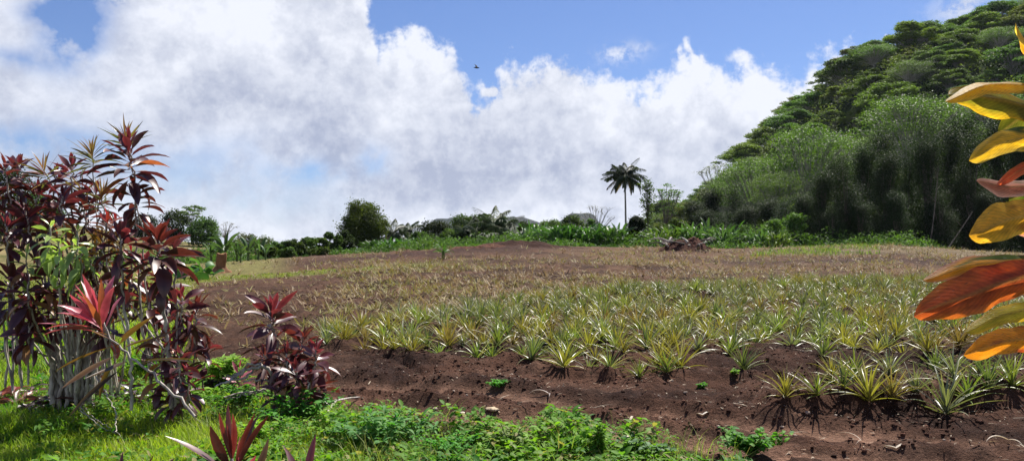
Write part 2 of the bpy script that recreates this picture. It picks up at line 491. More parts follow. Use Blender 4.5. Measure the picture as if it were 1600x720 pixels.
ys = np.concatenate([axis_steps(-40, 3, lambda y: 1.6), axis_steps(4.6, 100, lambda y: .03 * (max(y, 6) / 6) ** 1.3), axis_steps(103, 3600, lambda y: 3 + (y - 100) * .06)])
hx = axis_steps(0, 95, lambda x: .04 * (max(x, 7) / 7) ** 1.22)
hx = np.concatenate([hx, axis_steps(hx[-1] + 3, 3600, lambda x: 3 + (x - 90) * .08)])
xs = np.concatenate([-hx[:0:-1], hx])
ground = grid_mesh('ground', xs, ys, ground_z, ground_col, M['soil'])
tag(ground, kind='structure')

def hill_col(X, Y, Z):
    n = fbm(X / 9., Y / 9., 71, 4)
    return lerp3(np.broadcast_to(np.array([.020, .032, .012]), X.shape + (3,)), np.array([.05, .075, .022]), smooth((n - .35) / .3))
def lhill_col(X, Y, Z):
    n = fbm(X / 4., Y / 4., 73, 4)
    return lerp3(np.broadcast_to(np.array([.10, .10, .035]), X.shape + (3,)), np.array([.20, .155, .075]), smooth((n - .35) / .3))
def zsel(fn):
    def f(X, Y):
        h = fn(X, Y)
        return base_z(X, Y) + np.where(h > .15, h, -1.5)
    return f
hill = grid_mesh('hill', axis_steps(12, 520, lambda x: 2.2 + max(0, x - 200) * .03), axis_steps(96, 1000, lambda y: 2.2 + max(0, y - 280) * .05), zsel(right_hill), hill_col, M['hill'])
tag(hill, kind='structure')
hill2 = grid_mesh('hill', axis_steps(-700, -28, lambda x: 2.0 + max(0, -x - 150) * .03), axis_steps(76, 760, lambda y: 2.0 + max(0, y - 200) * .05), zsel(left_hill), lhill_col, M['hill'])
tag(hill2, kind='structure')

# distant range with steep shoulders, real mountains three kilometres off
MPX = [500, 610, 640, 655, 668, 682, 700, 712, 722, 745, 775, 790, 800, 815, 828, 845, 862, 880, 889, 893, 905, 920, 928, 938, 950, 965, 985, 1010, 1100]
MPY = [408, 402, 385, 362, 345, 336, 336, 333, 337, 341, 340, 335, 334, 333, 337, 343, 347, 337, 330, 327, 328, 327, 330, 345, 362, 378, 390, 398, 405]
YM = 3000.
def mount_z(X, Y):
    h = np.interp(X, [(p - 800) / 1200 * YM for p in MPX], [CAMH + (400 - q) / 1200 * YM for q in MPY])
    t = (Y - YM) / 330.
    prof = np.exp(-np.abs(t) ** 1.5 * 1.3)
    n = ridge(X / 62., Y / 160., 81) * .16 + ridge(X / 25. + Y / 190., Y / 90., 82) * .07
    return h * prof * (1 - n * np.minimum(1, np.abs(t) * 3.)) - 12
def mount_col(X, Y, Z):
    n = fbm(X / 60., Y / 60., 91, 4)
    return lerp3(np.broadcast_to(np.array([.018, .025, .018]), X.shape + (3,)), np.array([.04, .04, .035]), smooth((n - .45) / .2))
mountain = grid_mesh('mountain', np.arange(-800, 801, 6.), np.arange(2350, 3560, 14.), mount_z, mount_col, M['far'])
tag(mountain, kind='structure')
# ------------------------------------------------------------------ pineapple field
def prof_pine(s): return np.where(s < .1, .75 + 2.5 * s, np.clip(1 - ((s - .1) / .9) ** 1.6, .02, 1))

def pineapple_mesh(seed, tone, n=34, L0=.46):
    r = np.random.default_rng(seed)
    k = np.arange(n); t = k / (n - 1)                      # 0 = outer, 1 = centre
    az = k * 2.39996 + r.normal(0, .18, n)
    el = R(24) + t ** .8 * R(56) + r.normal(0, .10, n)
    L = L0 * (.82 + .45 * np.sin(PI * np.clip(t * .8 + .15, 0, 1))) * r.uniform(.75, 1.2, n)
    W = r.uniform(.028, .042, n)
    droop = r.uniform(.25, 1.15, n) * (1.1 - .6 * t)
    P0 = np.stack([np.cos(az) * .022 * (1 - t), np.sin(az) * .022 * (1 - t), .01 + t * .06], 1)
    V, F, S, E, I = leaf_strips(P0, az, el, L, W, droop, prof_pine, twist=r.normal(0, .25, n), fold=.55, ns=6, bend=r.normal(0, .25, n))
    tones = {'green': ((.065, .105, .035), (.25, .27, .11)), 'yellow': ((.17, .165, .03), (.44, .37, .10)),
             'grey': ((.10, .13, .065), (.38, .39, .24)), 'bright': ((.11, .18, .035), (.35, .37, .11)), 'red': ((.13, .11, .04), (.36, .22, .09))}
    a, b = np.array(tones[tone][0]), np.array(tones[tone][1])
    q = r.uniform(0, 1, n)[I]
    pale = np.clip(E * .75 + .25 * S, 0, 1) * (.35 + .75 * q)
    C = a * (1 - pale[:, None]) + b * pale[:, None]
    tip = np.clip((S - .72) / .28, 0, 1) * (q > .35)
    C = C * (1 - tip[:, None] * .75) + np.array([.42, .33, .17]) * tip[:, None] * .75
    dead = (r.uniform(0, 1, n) < .08 * (1 - t) + .02)[I]
    C = np.where(dead[:, None], np.array([.42, .36, .25]) * (.7 + .3 * E[:, None]), C)
    return V, F, C

PT = ['green', 'yellow', 'grey', 'bright', 'yellow', 'red', 'grey', 'green', 'bright']
pine_geo = [pineapple_mesh(100 + i, t, 26 + 3 * (i % 3)) for i, t in enumerate(PT)]
PLAB = {'green': ('dark green pineapple plant with narrow arching leaves in the dense field', 'green pineapple plants of the field'),
        'yellow': ('yellowish pineapple plant with sun-bleached leaves in the dense field', 'yellowish pineapple plants of the field'),
        'grey': ('silvery grey-green pineapple plant in the dense field', 'silvery pineapple plants of the field'),
        'bright': ('fresh light green pineapple plant in the dense field', 'light green pineapple plants of the field'),
        'red': ('pineapple plant with reddish brown leaf tips in the dense field', 'reddish pineapple plants of the field')}
pine_proto = []
for i, (V, F, C) in enumerate(pine_geo):
    o = new_mesh('pineapple_plant', V, F, C, M['pine'], True, None, False)
    pine_proto.append(o)
def put_pine(x, y, k, sc, rz, label, group=None, tilt=(0, 0), dz=0.):
    o = pine_proto[k].copy(); COL.objects.link(o)
    o.location = (x, y, float(ground_z(x, y)) - .02 + dz)
    o.rotation_euler = (tilt[0], tilt[1], rz); o.scale = (sc, sc, sc * rng.uniform(.9, 1.15))
    return tag(o, label, 'pineapple plant', group)

# lone plants of the raised bed in front, each told apart
BED = [(1228, 620, 1, .62, 'small yellowish pineapple plant, first from the left on the raised front bed'),
       (1276, 617, 3, .68, 'spreading light green pineapple plant, second from the left on the raised front bed'),
       (1318, 604, 0, .62, 'dark green pineapple plant set slightly back behind the second and fourth on the raised bed'),
       (1358, 627, 4, .98, 'tall yellow-green pineapple plant in the middle of the raised front bed'),
       (1394, 621, 5, .66, 'small reddish-tipped pineapple plant right beside the tall yellow-green one on the raised bed'),
       (1478, 648, 6, 1.05, 'big silvery pineapple plant standing alone nearest the camera on bare dark soil'),
       (1512, 628, 3, .78, 'light green pineapple plant close behind the big silvery one'),
       (1545, 612, 7, .8, 'green pineapple plant on the bed under the orange leaves'),
       (1582, 604, 8, .74, 'bright green pineapple plant at the far right end of the raised front bed'),
       (1432, 612, 2, .62, 'pale grey pineapple plant between the reddish-tipped one and the big silvery one')]
def depth_for(px, py, y0=6., y1=60.):
    """depth where pixel row py meets the ground (search outward)"""
    ysr = np.linspace(y0, y1, 2400)
    z = ground_z((px - 800) / FPX * ysr, ysr)
    row = HOR - (z - CAMH) / ysr * FPX
    k = np.argmax(row <= py)
    return ysr[k]
taken = []
for px, py, k, sc, lab in BED:
    y = depth_for(px, py); x = (px - 800) / FPX * y
    put_pine(x, y, k, sc, rng.uniform(0, 6.28), lab); taken.append((x, y))
for k, (px, py) in enumerate([(1335, 590), (1390, 585), (1440, 592), (1490, 590), (1530, 585), (1575, 582), (1300, 588), (1462, 578), (1600, 618), (1565, 628), (1410, 600), (1515, 602)]):
    y = depth_for(px, py); x = (px - 800) / FPX * y; kk = [3, 2, 1, 6, 0, 8, 4, 7, 3, 2, 5, 6][k]
    if min([(x - p) ** 2 + (y - q) ** 2 for p, q in taken]) < .05: continue
    put_pine(x, y, kk, rng.uniform(.6, .85), rng.uniform(0, 6.28), 'pineapple plant scattered on bare soil between the dense field and the raised front bed', 'scattered plants behind the raised bed'); taken.append((x, y))
spots = []
for row, yy in enumerate(np.arange(8.6, 30.5, .53)):
    for xx in np.arange(-7, 24, .43):
        x = xx + (row % 2) * .25 + rng.normal(0, .09); y = yy - .12 * xx * .3 + rng.normal(0, .085)
        a = x / y
        if a < -.245 or a > .80: continue
        if y < front_y(a) + .15 or y > back_y(a) + rng.normal(0, .5): continue
        if a > .36 and y < 11.6 and rng.random() < .25: continue
        if min([(x - p) ** 2 + (y - q) ** 2 for p, q in taken]) < .14: continue
        if vnoise(x / 1.3, y / 1.3, 77) < .17: continue
        if rng.random() < .06: continue
        spots.append((x, y, a))
spots.sort(key=lambda p: p[1])
near_s = [p for p in spots if abs(p[2]) < .69]
far_pts = near_s[288:] + [p for p in spots if abs(p[2]) >= .69 and p[1] > 14]
for i, (x, y, a) in enumerate(near_s[:288]):
    nz = fbm(x / 2.5, y / 2.5, 88, 2)
    k = int(rng.integers(0, 9)) if rng.random() < .5 else [2, 6, 0, 7, 3, 8, 1, 4, 5][int(np.clip((nz - .25) / .5, 0, .999) * 9)]
    lab, grp = PLAB[PT[k]]
    put_pine(x, y, k, rng.uniform(.5, .92), rng.uniform(0, 6.28), lab, grp, (rng.normal(0, .1), rng.normal(0, .1)))
mb = MB()
for (x, y, a) in far_pts:
    nz = fbm(x / 2.5, y / 2.5, 88, 2)
    k = int(rng.integers(0, 9)) if rng.random() < .5 else [2, 6, 0, 7, 3, 8, 1, 4, 5][int(np.clip((nz - .25) / .5, 0, .999) * 9)]
    V, F, C = pine_geo[k]
    t = rng.uniform(0, 6.28); s = rng.uniform(.52, .9); c_, s_ = math.cos(t) * s, math.sin(t) * s
    W_ = np.stack([V[:, 0] * c_ - V[:, 1] * s_ + x, V[:, 0] * s_ + V[:, 1] * c_ + y, V[:, 2] * s * rng.uniform(.9, 1.1) + float(ground_z(x, y)) - .02], 1)
    mb.add(W_, F, C * rng.uniform(.8, 1.2))
o = mb.build('pineapple_plants', M['pine']); tag(o, 'far rows of low pineapple plants merging into a grey-green carpet', 'pineapple field', kind='stuff')

# ------------------------------------------------------------------ stubble: dry tufts beyond the plants
def scatter(n, ymin, ymax, amin, amax, p=1.0):
    u = rng.random(n); y = ymin * (ymax / ymin) ** (u ** p); a = rng.uniform(amin, amax, n)
    return a * y, y, a
X, Y, A = scatter(15500, 13, 62, -.42, .78, .85)
keep = (Y > back_y(A) - 1.0 + rng.normal(0, 1.0, len(X))) | (A < -.24)
dens = np.where(Y > 47 + 4 * A, .7, 1.) * np.where((seg_dist(X, Y, [(12, 41), (24, 40.5), (36, 40)]) < 2.4), .25, 1) * np.where(A < -.24, .3, 1)
dens = dens * np.where(seg_dist(X, Y, [(-8, 52), (0, 57)]) < 4.5, .25, 1.) * np.clip((fbm(X / 3.4, Y / 2.0, 93, 3) - .38) * 6, .10, 1)
keep &= rng.random(len(X)) < dens
X, Y, A = X[keep], Y[keep], A[keep]
kb = 6; n = len(X)
X = np.repeat(X, kb) + rng.normal(0, .05, n * kb); Y = np.repeat(Y, kb) + rng.normal(0, .05, n * kb)
tone = np.repeat(np.clip(fbm(X[::kb] / 3.5, Y[::kb] / 3.5, 97, 2) + rng.normal(0, .16, n), 0, 1), kb)
P0 = np.stack([X, Y, ground_z(X, Y)], 1); N_ = len(X)
yellowish = ((X / Y > -.30) & (Y > 22))
V, F, S, I = blades(P0, rng.uniform(0, 6.28, N_), rng.uniform(.05, 1.1, N_), rng.uniform(.08, .42, N_) * (.75 + Y / 110), rng.uniform(.020, .050, N_) * (.7 + Y / 90), rng.uniform(.3, 1.5, N_), 2)
ca = np.array([.36, .275, .17]); cb = np.array([.24, .225, .07]); cc = np.array([.12, .075, .045])
t = tone[I][:, None]
C = np.where(t < .42, cc * (1 - t / .42) + ca * (t / .42), ca * (1 - np.clip((t - .42) / .25, 0, 1)) + cb * np.clip((t - .42) / .25, 0, 1)) * rng.uniform(.7, 1.25, N_)[I][:, None]
o = new_mesh('stubble', V, F, C, M['straw']); tag(o, 'dry yellow and straw coloured tufts covering the field behind the plants', 'stubble', kind='stuff')

# litter of small pale bits, roots and dead leaves on the bare soil
X, Y, A = scatter(5200, 5.8, 26, -.40, .80, .8)
g = grass_mask(X, Y); keep = (g < .4)
X, Y = X[keep], Y[keep]; n = len(X)
P0 = np.stack([X, Y, ground_z(X, Y) + .012], 1)
big = rng.random(n) < .05
V, F, S, I = blades(P0, rng.uniform(0, 6.28, n), rng.uniform(-.1, .35, n), np.where(big, rng.uniform(.10, .24, n), rng.uniform(.015, .07, n)), np.where(big, .016, rng.uniform(.005, .018, n)), rng.uniform(.0, .8, n), 3)
C = (np.array([.46, .37, .27]) * rng.uniform(.35, 1.2, n)[:, None])[I]
o = new_mesh('plant_litter', V, F, C, M['straw']); tag(o, 'pale dead leaf scraps and roots strewn over the dark soil', 'litter', kind='stuff')

# clods: lumpy little stones of earth
def lump(r, rough=.3, seg=1):
    import bmesh
    bm = bmesh.new(); bmesh.ops.create_icosphere(bm, subdivisions=seg, radius=1)
    V = np.array([v.co[:] for v in bm.verts]); F = np.array([[v.index for v in f.verts] for f in bm.faces]); bm.free()
    V = V * (1 + rough * (r.random(len(V)) - .5)[:, None] * 2)
    return V, F
lumps = [lump(np.random.default_rng(i), .32) for i in range(12)]
def lump_field(X, Y, size, cols, sink=.35, squash=.7):
    mb = MB()
    Z = surf_z(X, Y)
    for i in range(len(X)):
        V, F = lumps[i % 12]; t = rng.uniform(0, 6.28); c_, s_ = math.cos(t), math.sin(t); s = size[i]
        W_ = np.stack([(V[:, 0] * c_ - V[:, 1] * s_) * s * 1.2 + X[i], (V[:, 0] * s_ + V[:, 1] * c_) * s + Y[i], V[:, 2] * s * squash + Z[i] + s * (.5 - sink)], 1)
        mb.add(W_, F, cols[i])
    return mb
X, Y, A = scatter(52000, 5.9, 30, -.34, .75, .75)
td = np.minimum(seg_dist(X, Y, TRACK), seg_dist(X, Y, TRACK2))
keep = (grass_mask(X, Y) < .5) & ((td > .35) | (rng.random(len(X)) < .15))
keep &= (fbm(X / .8, Y / .8, 14, 2) + rng.normal(0, .1, len(X))) > .45
X, Y = X[keep], Y[keep]
sz = .005 + .013 * rng.random(len(X)) ** 3.5 * (1 + Y / 20)
c = np.array([.085, .042, .029])[None] * rng.uniform(.45, 2.2, (len(X), 1))
o = lump_field(X, Y, sz, c).build('soil_clods', M['soil'], None, False); tag(o, 'loose dark brown clods broken up over the bare soil', 'clods', kind='stuff')
X, Y, A = scatter(420, 6.0, 16, -.30, .75, .8)
keep = grass_mask(X, Y) < .3; X, Y = X[keep], Y[keep]
sz = .006 + .016 * rng.random(len(X)) ** 2
c = np.array([.42, .33, .26])[None] * rng.uniform(.5, 1.2, (len(X), 1))
o = lump_field(X, Y, sz, c, .2).build('pebbles', M['rock'], None, True); tag(o, 'tiny pale pebbles scattered over the soil', 'pebbles', kind='stuff')

# single stones
def stone(px, py, wpx, lab, colr, seed, flat=.65):
    y = depth_for(px, py); x = (px - 800) / FPX * y; s = wpx / FPX * y / 2
    V, F = lump(np.random.default_rng(seed), .14, 3)
    V[:, 2] = V[:, 2] * flat; V = V * s
    n = fbm(V[:, 0] / s * 2 + 5, V[:, 1] / s * 2 + V[:, 2] / s * 3, seed, 3)
    V = V * (1 + .25 * (n - .5))[:, None]
    V[:, 0] *= 1.15
    o = new_mesh('stone', V, F, np.array(colr) * (.75 + .5 * n)[:, None], M['rock'])
    o.location = (x, y, float(ground_z(x, y)) + s * flat * .35); o.rotation_euler = (0, 0, seed)
    tag(o, lab, 'stone')
stone(873, 668, 15, 'rounded tan stone lying alone on the soil above the weeds', (.40, .25, .14), 1)
stone(979, 685, 16, 'flat pinkish pale stone beside the upright weed', (.50, .40, .34), 2, .4)
stone(722, 646, 9, 'small whitish oval stone on bare soil left of centre', (.52, .46, .38), 3, .5)
stone(680, 642, 8, 'small brown-grey stone just left of the whitish oval one', (.34, .27, .22), 4)
stone(1262, 646, 8, 'small dull brown stone below the raised front bed', (.30, .22, .17), 8)
stone(770, 640, 20, 'flat yellowish stone half sunk beside the smooth track', (.40, .31, .20), 6, .3)

# ------------------------------------------------------------------ fallen sticks and curled dead leaves
def stick(name, pts, rad, lab, cat, mat='twig'):
    r_ = np.linspace(rad, rad * .5, len(pts))
    V, F = tube(pts, r_, 6)
    o = new_mesh(name, V, F, np.full((len(V), 3), .4), M[mat]); return tag(o, lab, cat)
def gpt(px, py, up=.02):
    y = depth_for(px, py); x = (px - 800) / FPX * y; return np.array([x, y, float(ground_z(x, y)) + up])
a, b = gpt(512, 652), gpt(548, 632)
stick('stick', np.array([a + [0, 0, .02], a * .6 + b * .4 + [-.02, .0, .09], b + [0, 0, .05], b + [.08, .1, .04]]), .016, 'bent pale stick lying at the edge of the weeds beside the soil', 'stick')
def curl(px, py, L, az, lab, colr=(.55, .47, .36), w=.03):
    p = gpt(px, py, .015)
    V, F, S, E, I = leaf_strips([p], [az], [.5], [L], [w], [1.3], prof_pine, fold=.5, ns=7, bend=[.8])
    V2, F2, *_ = leaf_strips([p], [az + 2.4], [.3], [L * .6], [w * .8], [.9], prof_pine, fold=.5, ns=7, bend=[-.6])
    m_ = MB().add(V, F, np.array(colr)); m_.add(V2, F2, np.array(colr) * .8)
    tag(m_.build('dead_leaf', M['straw']), lab, 'dead leaf')
curl(1098, 652, .17, .3, 'curled whitish dead leaf on the soil right of centre', (.7, .64, .55))
curl(857, 618, .26, 2.6, 'long curled grey dead leaf hanging below the front row of plants', (.42, .36, .33))
curl(985, 660, .16, 1.0, 'thin pale dead leaf beside the upright weed')
curl(1400, 703, .2, .2, 'split pale dead leaf near the bottom edge at right', (.6, .52, .42))
curl(1345, 690, .28, 1.9, 'long thin dead root strand on the dark soil below the bed', (.45, .36, .28), .014)
curl(1575, 690, .25, 2.9, 'pale straw-like dead leaf at the lower right edge', (.6, .52, .42))
# ------------------------------------------------------------------ grass and ground cover
def grass_patch(name, n, ymin, ymax, amin, amax, test, h, w, cols, lab, mat='grass', wild=1.0):
    X, Y, A = scatter(n, ymin, ymax, amin, amax, 1.0)
    k = test(X, Y, A); X, Y = X[k], Y[k]; n = len(X)
    hh = rng.uniform(h[0], h[1], n) * (.35 + 1.5 * fbm(X / .5, Y / .5, 44, 3) ** 1.3)
    P0 = np.stack([X, Y, ground_z(X, Y) - .01], 1)
    V, F, S, I = blades(P0, rng.uniform(0, 6.28, n), rng.uniform(.75, 1.5, n), hh, rng.uniform(w[0], w[1], n) * np.clip(Y / 9, .7, 4), rng.uniform(.2, 1.3, n) * wild, 3)
    t = np.clip(fbm(X / .7, Y / .7, 45, 3) * 2.0 - .45 + rng.normal(0, .22, n), 0, 1)[I][:, None]
    C = (np.array(cols[0]) * (1 - t) + np.array(cols[1]) * t) * rng.uniform(.7, 1.2, n)[I][:, None]
    C = np.where((rng.random(n) < .05)[I][:, None], np.array([.34, .30, .15]), C)
    o = new_mesh(name, V, F, C, M[mat]); tag(o, lab, 'grass', kind='stuff')
grass_patch('grass', 120000, 5.2, 17, -.80, .02, lambda X, Y, A: (grass_mask(X, Y) > rng.uniform(.3, .9, len(X))) & (X < -1.2 + .0 * Y) | ((Y < 6.6) & (A < -.2)),
            (.08, .20), (.006, .012), ((.07, .21, .018), (.34, .44, .035)), 'lush bright green lawn grass under and around the red-leaved bushes')
grass_patch('grass', 42000, 16, 48, -.80, -.10, lambda X, Y, A: (grass_mask(X, Y) > rng.uniform(.3, .9, len(X))),
            (.05, .12), (.008, .012), ((.12, .17, .03), (.24, .26, .05)), 'short yellow-green grass strip along the left end of the field')
grass_patch('grass', 5000, 48, 74, .31, .48, lambda X, Y, A: fbm(X / 4, Y / 4, 47, 2) > .47,
            (.1, .35), (.008, .014), ((.09, .17, .03), (.20, .26, .07)), 'thin green and yellow grass on the pale verge before the dark forest')

grass_patch('grass', 9000, 5.2, 7.6, -.42, .30, lambda X, Y, A: (Y < np.interp(A, [-.42, -.26, -.2, -.12, -.03, .12, .3], [7.6, 7.6, 7.3, 6.8, 6.7, 6.6, 5.9]) + rng.normal(0, .12, len(X))) & (fbm(X / .4, Y / .4, 57, 2) > .42),
            (.10, .34), (.004, .009), ((.06, .17, .02), (.30, .34, .10)), 'thin tall grass blades mixed into the green ground cover', wild=1.2)
def round_leaf(s): return np.sqrt(np.clip(1 - (2 * s - 1) ** 2, 0, 1)) * .95 + .03
def ovate(s): return np.clip(np.sin(PI * np.clip(s, 0, 1) ** .75) ** .85, .03, 1)
def lance(s): return np.clip(np.sin(PI * np.clip(s, 0, 1) ** .85), .03, 1)

# low leafy ground cover in front
n = 30000
X, Y, A = scatter(n, 5.1, 9.5, -.62, .30, 1.1)
edge = np.interp(A, [-.7, -.45, -.36, -.26, -.2, -.12, -.03, .05, .12, .2, .3], [13, 9.6, 9.4, 8.6, 7.5, 6.85, 6.75, 6.85, 6.7, 6.35, 6.0])
keep = Y < edge + (fbm(X / .5, Y / .5, 48, 3) - .5) * 1.3
keep &= ~((A < -.40) & (Y < 7.0) & (rng.random(n) < .75))
X, Y = X[keep], Y[keep]; n = len(X)
hgt = np.clip(fbm(X / .45, Y / .45, 49, 3) - .25, 0, 1) * .42
bigl = np.where(fbm(X / .35, Y / .35, 59, 2) > .56, 1.7, .85)
Z = ground_z(X, Y) + hgt * rng.uniform(.1, 1, n) ** .5
V, F, S, E, I = leaf_strips(np.stack([X, Y, Z], 1), rng.uniform(0, 6.28, n), rng.uniform(-.2, .9, n), rng.uniform(.025, .07, n) * bigl, rng.uniform(.014, .034, n) * bigl, rng.uniform(.2, 1., n), ovate, rng.normal(0, .3, n), .25, 3)
t = np.clip(fbm(X / .6, Y / .6, 50, 2) * 1.6 - .3 + rng.normal(0, .2, n), 0, 1)[I][:, None]
C = (np.array([.045, .16, .022]) * (1 - t) + np.array([.17, .32, .03]) * t) * rng.uniform(.75, 1.2, n)[I][:, None]
C = np.where((rng.random(n) < .08)[I][:, None], np.array([.30, .26, .10]), C)
o = new_mesh('ground_cover', V, F, C, M['weed']); tag(o, 'low dense green leafy ground cover along the bottom of the field', 'ground cover', kind='stuff')

def weed_plant(loc, h, rad, nst, llen, lw, cols, lab, seed, cat='weed', name='leafy_weed', lpern=9, up=.9, lob=False, mat='weed'):
    """several stems with alternating leaves"""
    r = np.random.default_rng(seed)
    root = thing(name, loc, lab, cat)
    st = MB(); P = []; AZ = []; EL = []; LL = []
    for k in range(nst):
        a = r.uniform(0, 6.28); rr = rad * r.uniform(.15, 1) ** .7; hh = h * r.uniform(.55, 1.) * (1 - .35 * rr / rad)
        tip = np.array([math.cos(a) * rr, math.sin(a) * rr, hh])
        pts = bez([0, 0, -.02], [tip[0] * .35, tip[1] * .35, hh * .7], tip, 7)
        V, F = tube(pts, np.linspace(.006, .0025, 7), 5); st.add(V, F, (.07, .13, .03))
        for q in range(lpern):
            s = .25 + .75 * (q + r.uniform(0, .8)) / lpern
            i = s * 6; i0 = min(int(i), 5); p = pts[i0] * (1 - (i - i0)) + pts[i0 + 1] * (i - i0)
            for sgn in (0, PI):
                P.append(p); AZ.append(q * 1.7 + sgn + r.normal(0, .4)); EL.append(r.uniform(.1, up)); LL.append(llen * r.uniform(.6, 1.1) * (1.1 - .35 * s))
    P = np.array(P); AZ = np.array(AZ); EL = np.array(EL); LL = np.array(LL); n = len(P)
    if lob:   # deeply fingered leaves: five narrow blades each
        P = np.repeat(P, 5, 0); off = np.tile([-1.1, -.55, 0, .55, 1.1], n); AZ = np.repeat(AZ, 5) + off
        EL = np.repeat(EL, 5) - np.abs(off) * .15; LL = np.repeat(LL, 5) * (1 - .3 * np.abs(off)); n *= 5; W_ = LL * .24
    else: W_ = LL * lw
    V, F, S, E, I = leaf_strips(P, AZ, EL, LL, W_, r.uniform(.5, 1.3, n), ovate if not lob else lance, r.normal(0, .25, n), .28, 4)
    q = r.random(n)[I][:, None]
    C = (np.array(cols[0]) * (1 - q) + np.array(cols[1]) * q) * (1 + .35 * (1 - E[:, None]) * 1)
    st.build('stem', M['stem'], root); new_mesh('foliage', V, F, C, M[mat], True, root)
    return root
G1 = ((.035, .14, .02), (.11, .28, .03)); G2 = ((.08, .20, .02), (.22, .34, .04)); G3 = ((.05, .17, .035), (.14, .27, .08))
weed_plant(gpt(1174, 716, 0), .26, .32, 26, .085, .62, G1, 'round bright green leafy weed bush standing alone on the soil at the bottom', 21)
weed_plant(gpt(600, 704, 0), .42, .46, 26, .15, .3, G3, 'large weed with long grey-green pointed leaves at the edge of the soil', 22)
weed_plant(gpt(938, 716, 0), .42, .10, 7, .09, .42, G2, 'tall upright nettle-like weed rising above the others near the centre', 23, lpern=12)
weed_plant(gpt(905, 720, 0), .22, .18, 10, .08, .5, G1, 'small dull green weed just left of the tall upright one', 24)
weed_plant(gpt(1000, 722, 0), .27, .28, 14, .09, .6, ((.05, .13, .04), (.15, .24, .12)), 'weed with broad pale round leaves right of the tall upright one', 25)
weed_plant(gpt(780, 604, 0), .10, .16, 9, .07, .5, G1, 'small green seedling clump on the bare soil below the front row', 26)
weed_plant(gpt(1096, 606, 0), .08, .10, 6, .06, .6, G1, 'tiny dark green seedling in a hollow right of centre', 27)
weed_plant(gpt(1146, 583, 0), .06, .10, 5, .06, .5, G2, 'tiny yellow-green seedling at the foot of the front row', 28)
weed_plant(gpt(795, 712, 0), .30, .24, 12, .09, .4, ((.12, .18, .05), (.28, .30, .12)), 'thin yellowish weed with seed heads above the ground cover', 30, lpern=7)
weed_plant(gpt(352, 602, 0), .44, .36, 22, .16, .3, ((.12, .24, .03), (.26, .38, .07)), 'light yellow-green weed with deeply fingered leaves beside the bare branch', 31, lob=True)
weed_plant(gpt(305, 640, 0), .36, .36, 18, .11, .4, G2, 'bushy yellow-green weed under the red seedlings', 32)
weed_plant(gpt(470, 668, 0), .42, .5, 24, .09, .5, G1, 'dark green bushy weed at the foot of the maroon bush', 33)
weed_plant(gpt(420, 700, 0), .32, .35, 18, .10, .45, G2, 'light green leafy weed between the leaning red sprout and the maroon bush', 34)
weed_plant(gpt(520, 690, 0), .30, .3, 18, .11, .4, G2, 'yellow-green weed with long leaves right below the maroon bush', 35)
weed_plant(gpt(700, 720, 0), .20, .34, 22, .06, .55, G1, 'low spreading small-leaved weed left of the bottom centre', 36)
weed_plant(gpt(30, 560, 0), .40, .5, 22, .12, .45, ((.02, .08, .015), (.06, .15, .03)), 'dark green leafy weed on the lawn at the left edge', 37)
weed_plant(gpt(220, 585, 0), .36, .4, 20, .10, .45, G1, 'green weed on the lawn between the pale canes and the thin grey stems', 38)
weed_plant(gpt(372, 640, 0), .3, .4, 18, .10, .45, G1, 'dense green weed in front of the bare branch', 39)
# ------------------------------------------------------------------ ti plants (tall canes topped with whorls of broad leaves)
def prof_ti(s):
    q = np.clip((s - .16) / .84, 0, 1)
    return np.where(s < .16, .14, np.maximum(.10, np.sin(PI * q ** .82) ** .8)) * np.where(s > .99, .2, 1)
def prof_narrow(s):
    q = np.clip((s - .05) / .95, 0, 1)
    return np.maximum(.06, np.sin(PI * q ** .7) ** .9)
TI = {'maroon': dict(old=(.064, .022, .026), young=(.095, .017, .026), edge=(.26, .09, .09)),
      'wine': dict(old=(.065, .018, .024), young=(.155, .024, .038), edge=(.36, .12, .12)),
      'rust': dict(old=(.065, .022, .018), young=(.14, .032, .024), edge=(.30, .12, .08)),
      'pink': dict(old=(.34, .08, .11), young=(.55, .11, .17), edge=(.72, .34, .36)),
      'bronze': dict(old=(.05, .03, .014), young=(.22, .09, .03), edge=(.26, .14, .05)),
      'olive': dict(old=(.10, .10, .04), young=(.30, .10, .08), edge=(.33, .28, .15)),
      'lime': dict(old=(.30, .44, .12), young=(.36, .50, .12), edge=(.62, .68, .36)),
      'redgreen': dict(old=(.10, .09, .02), young=(.40, .03, .05), edge=(.30, .05, .05))}
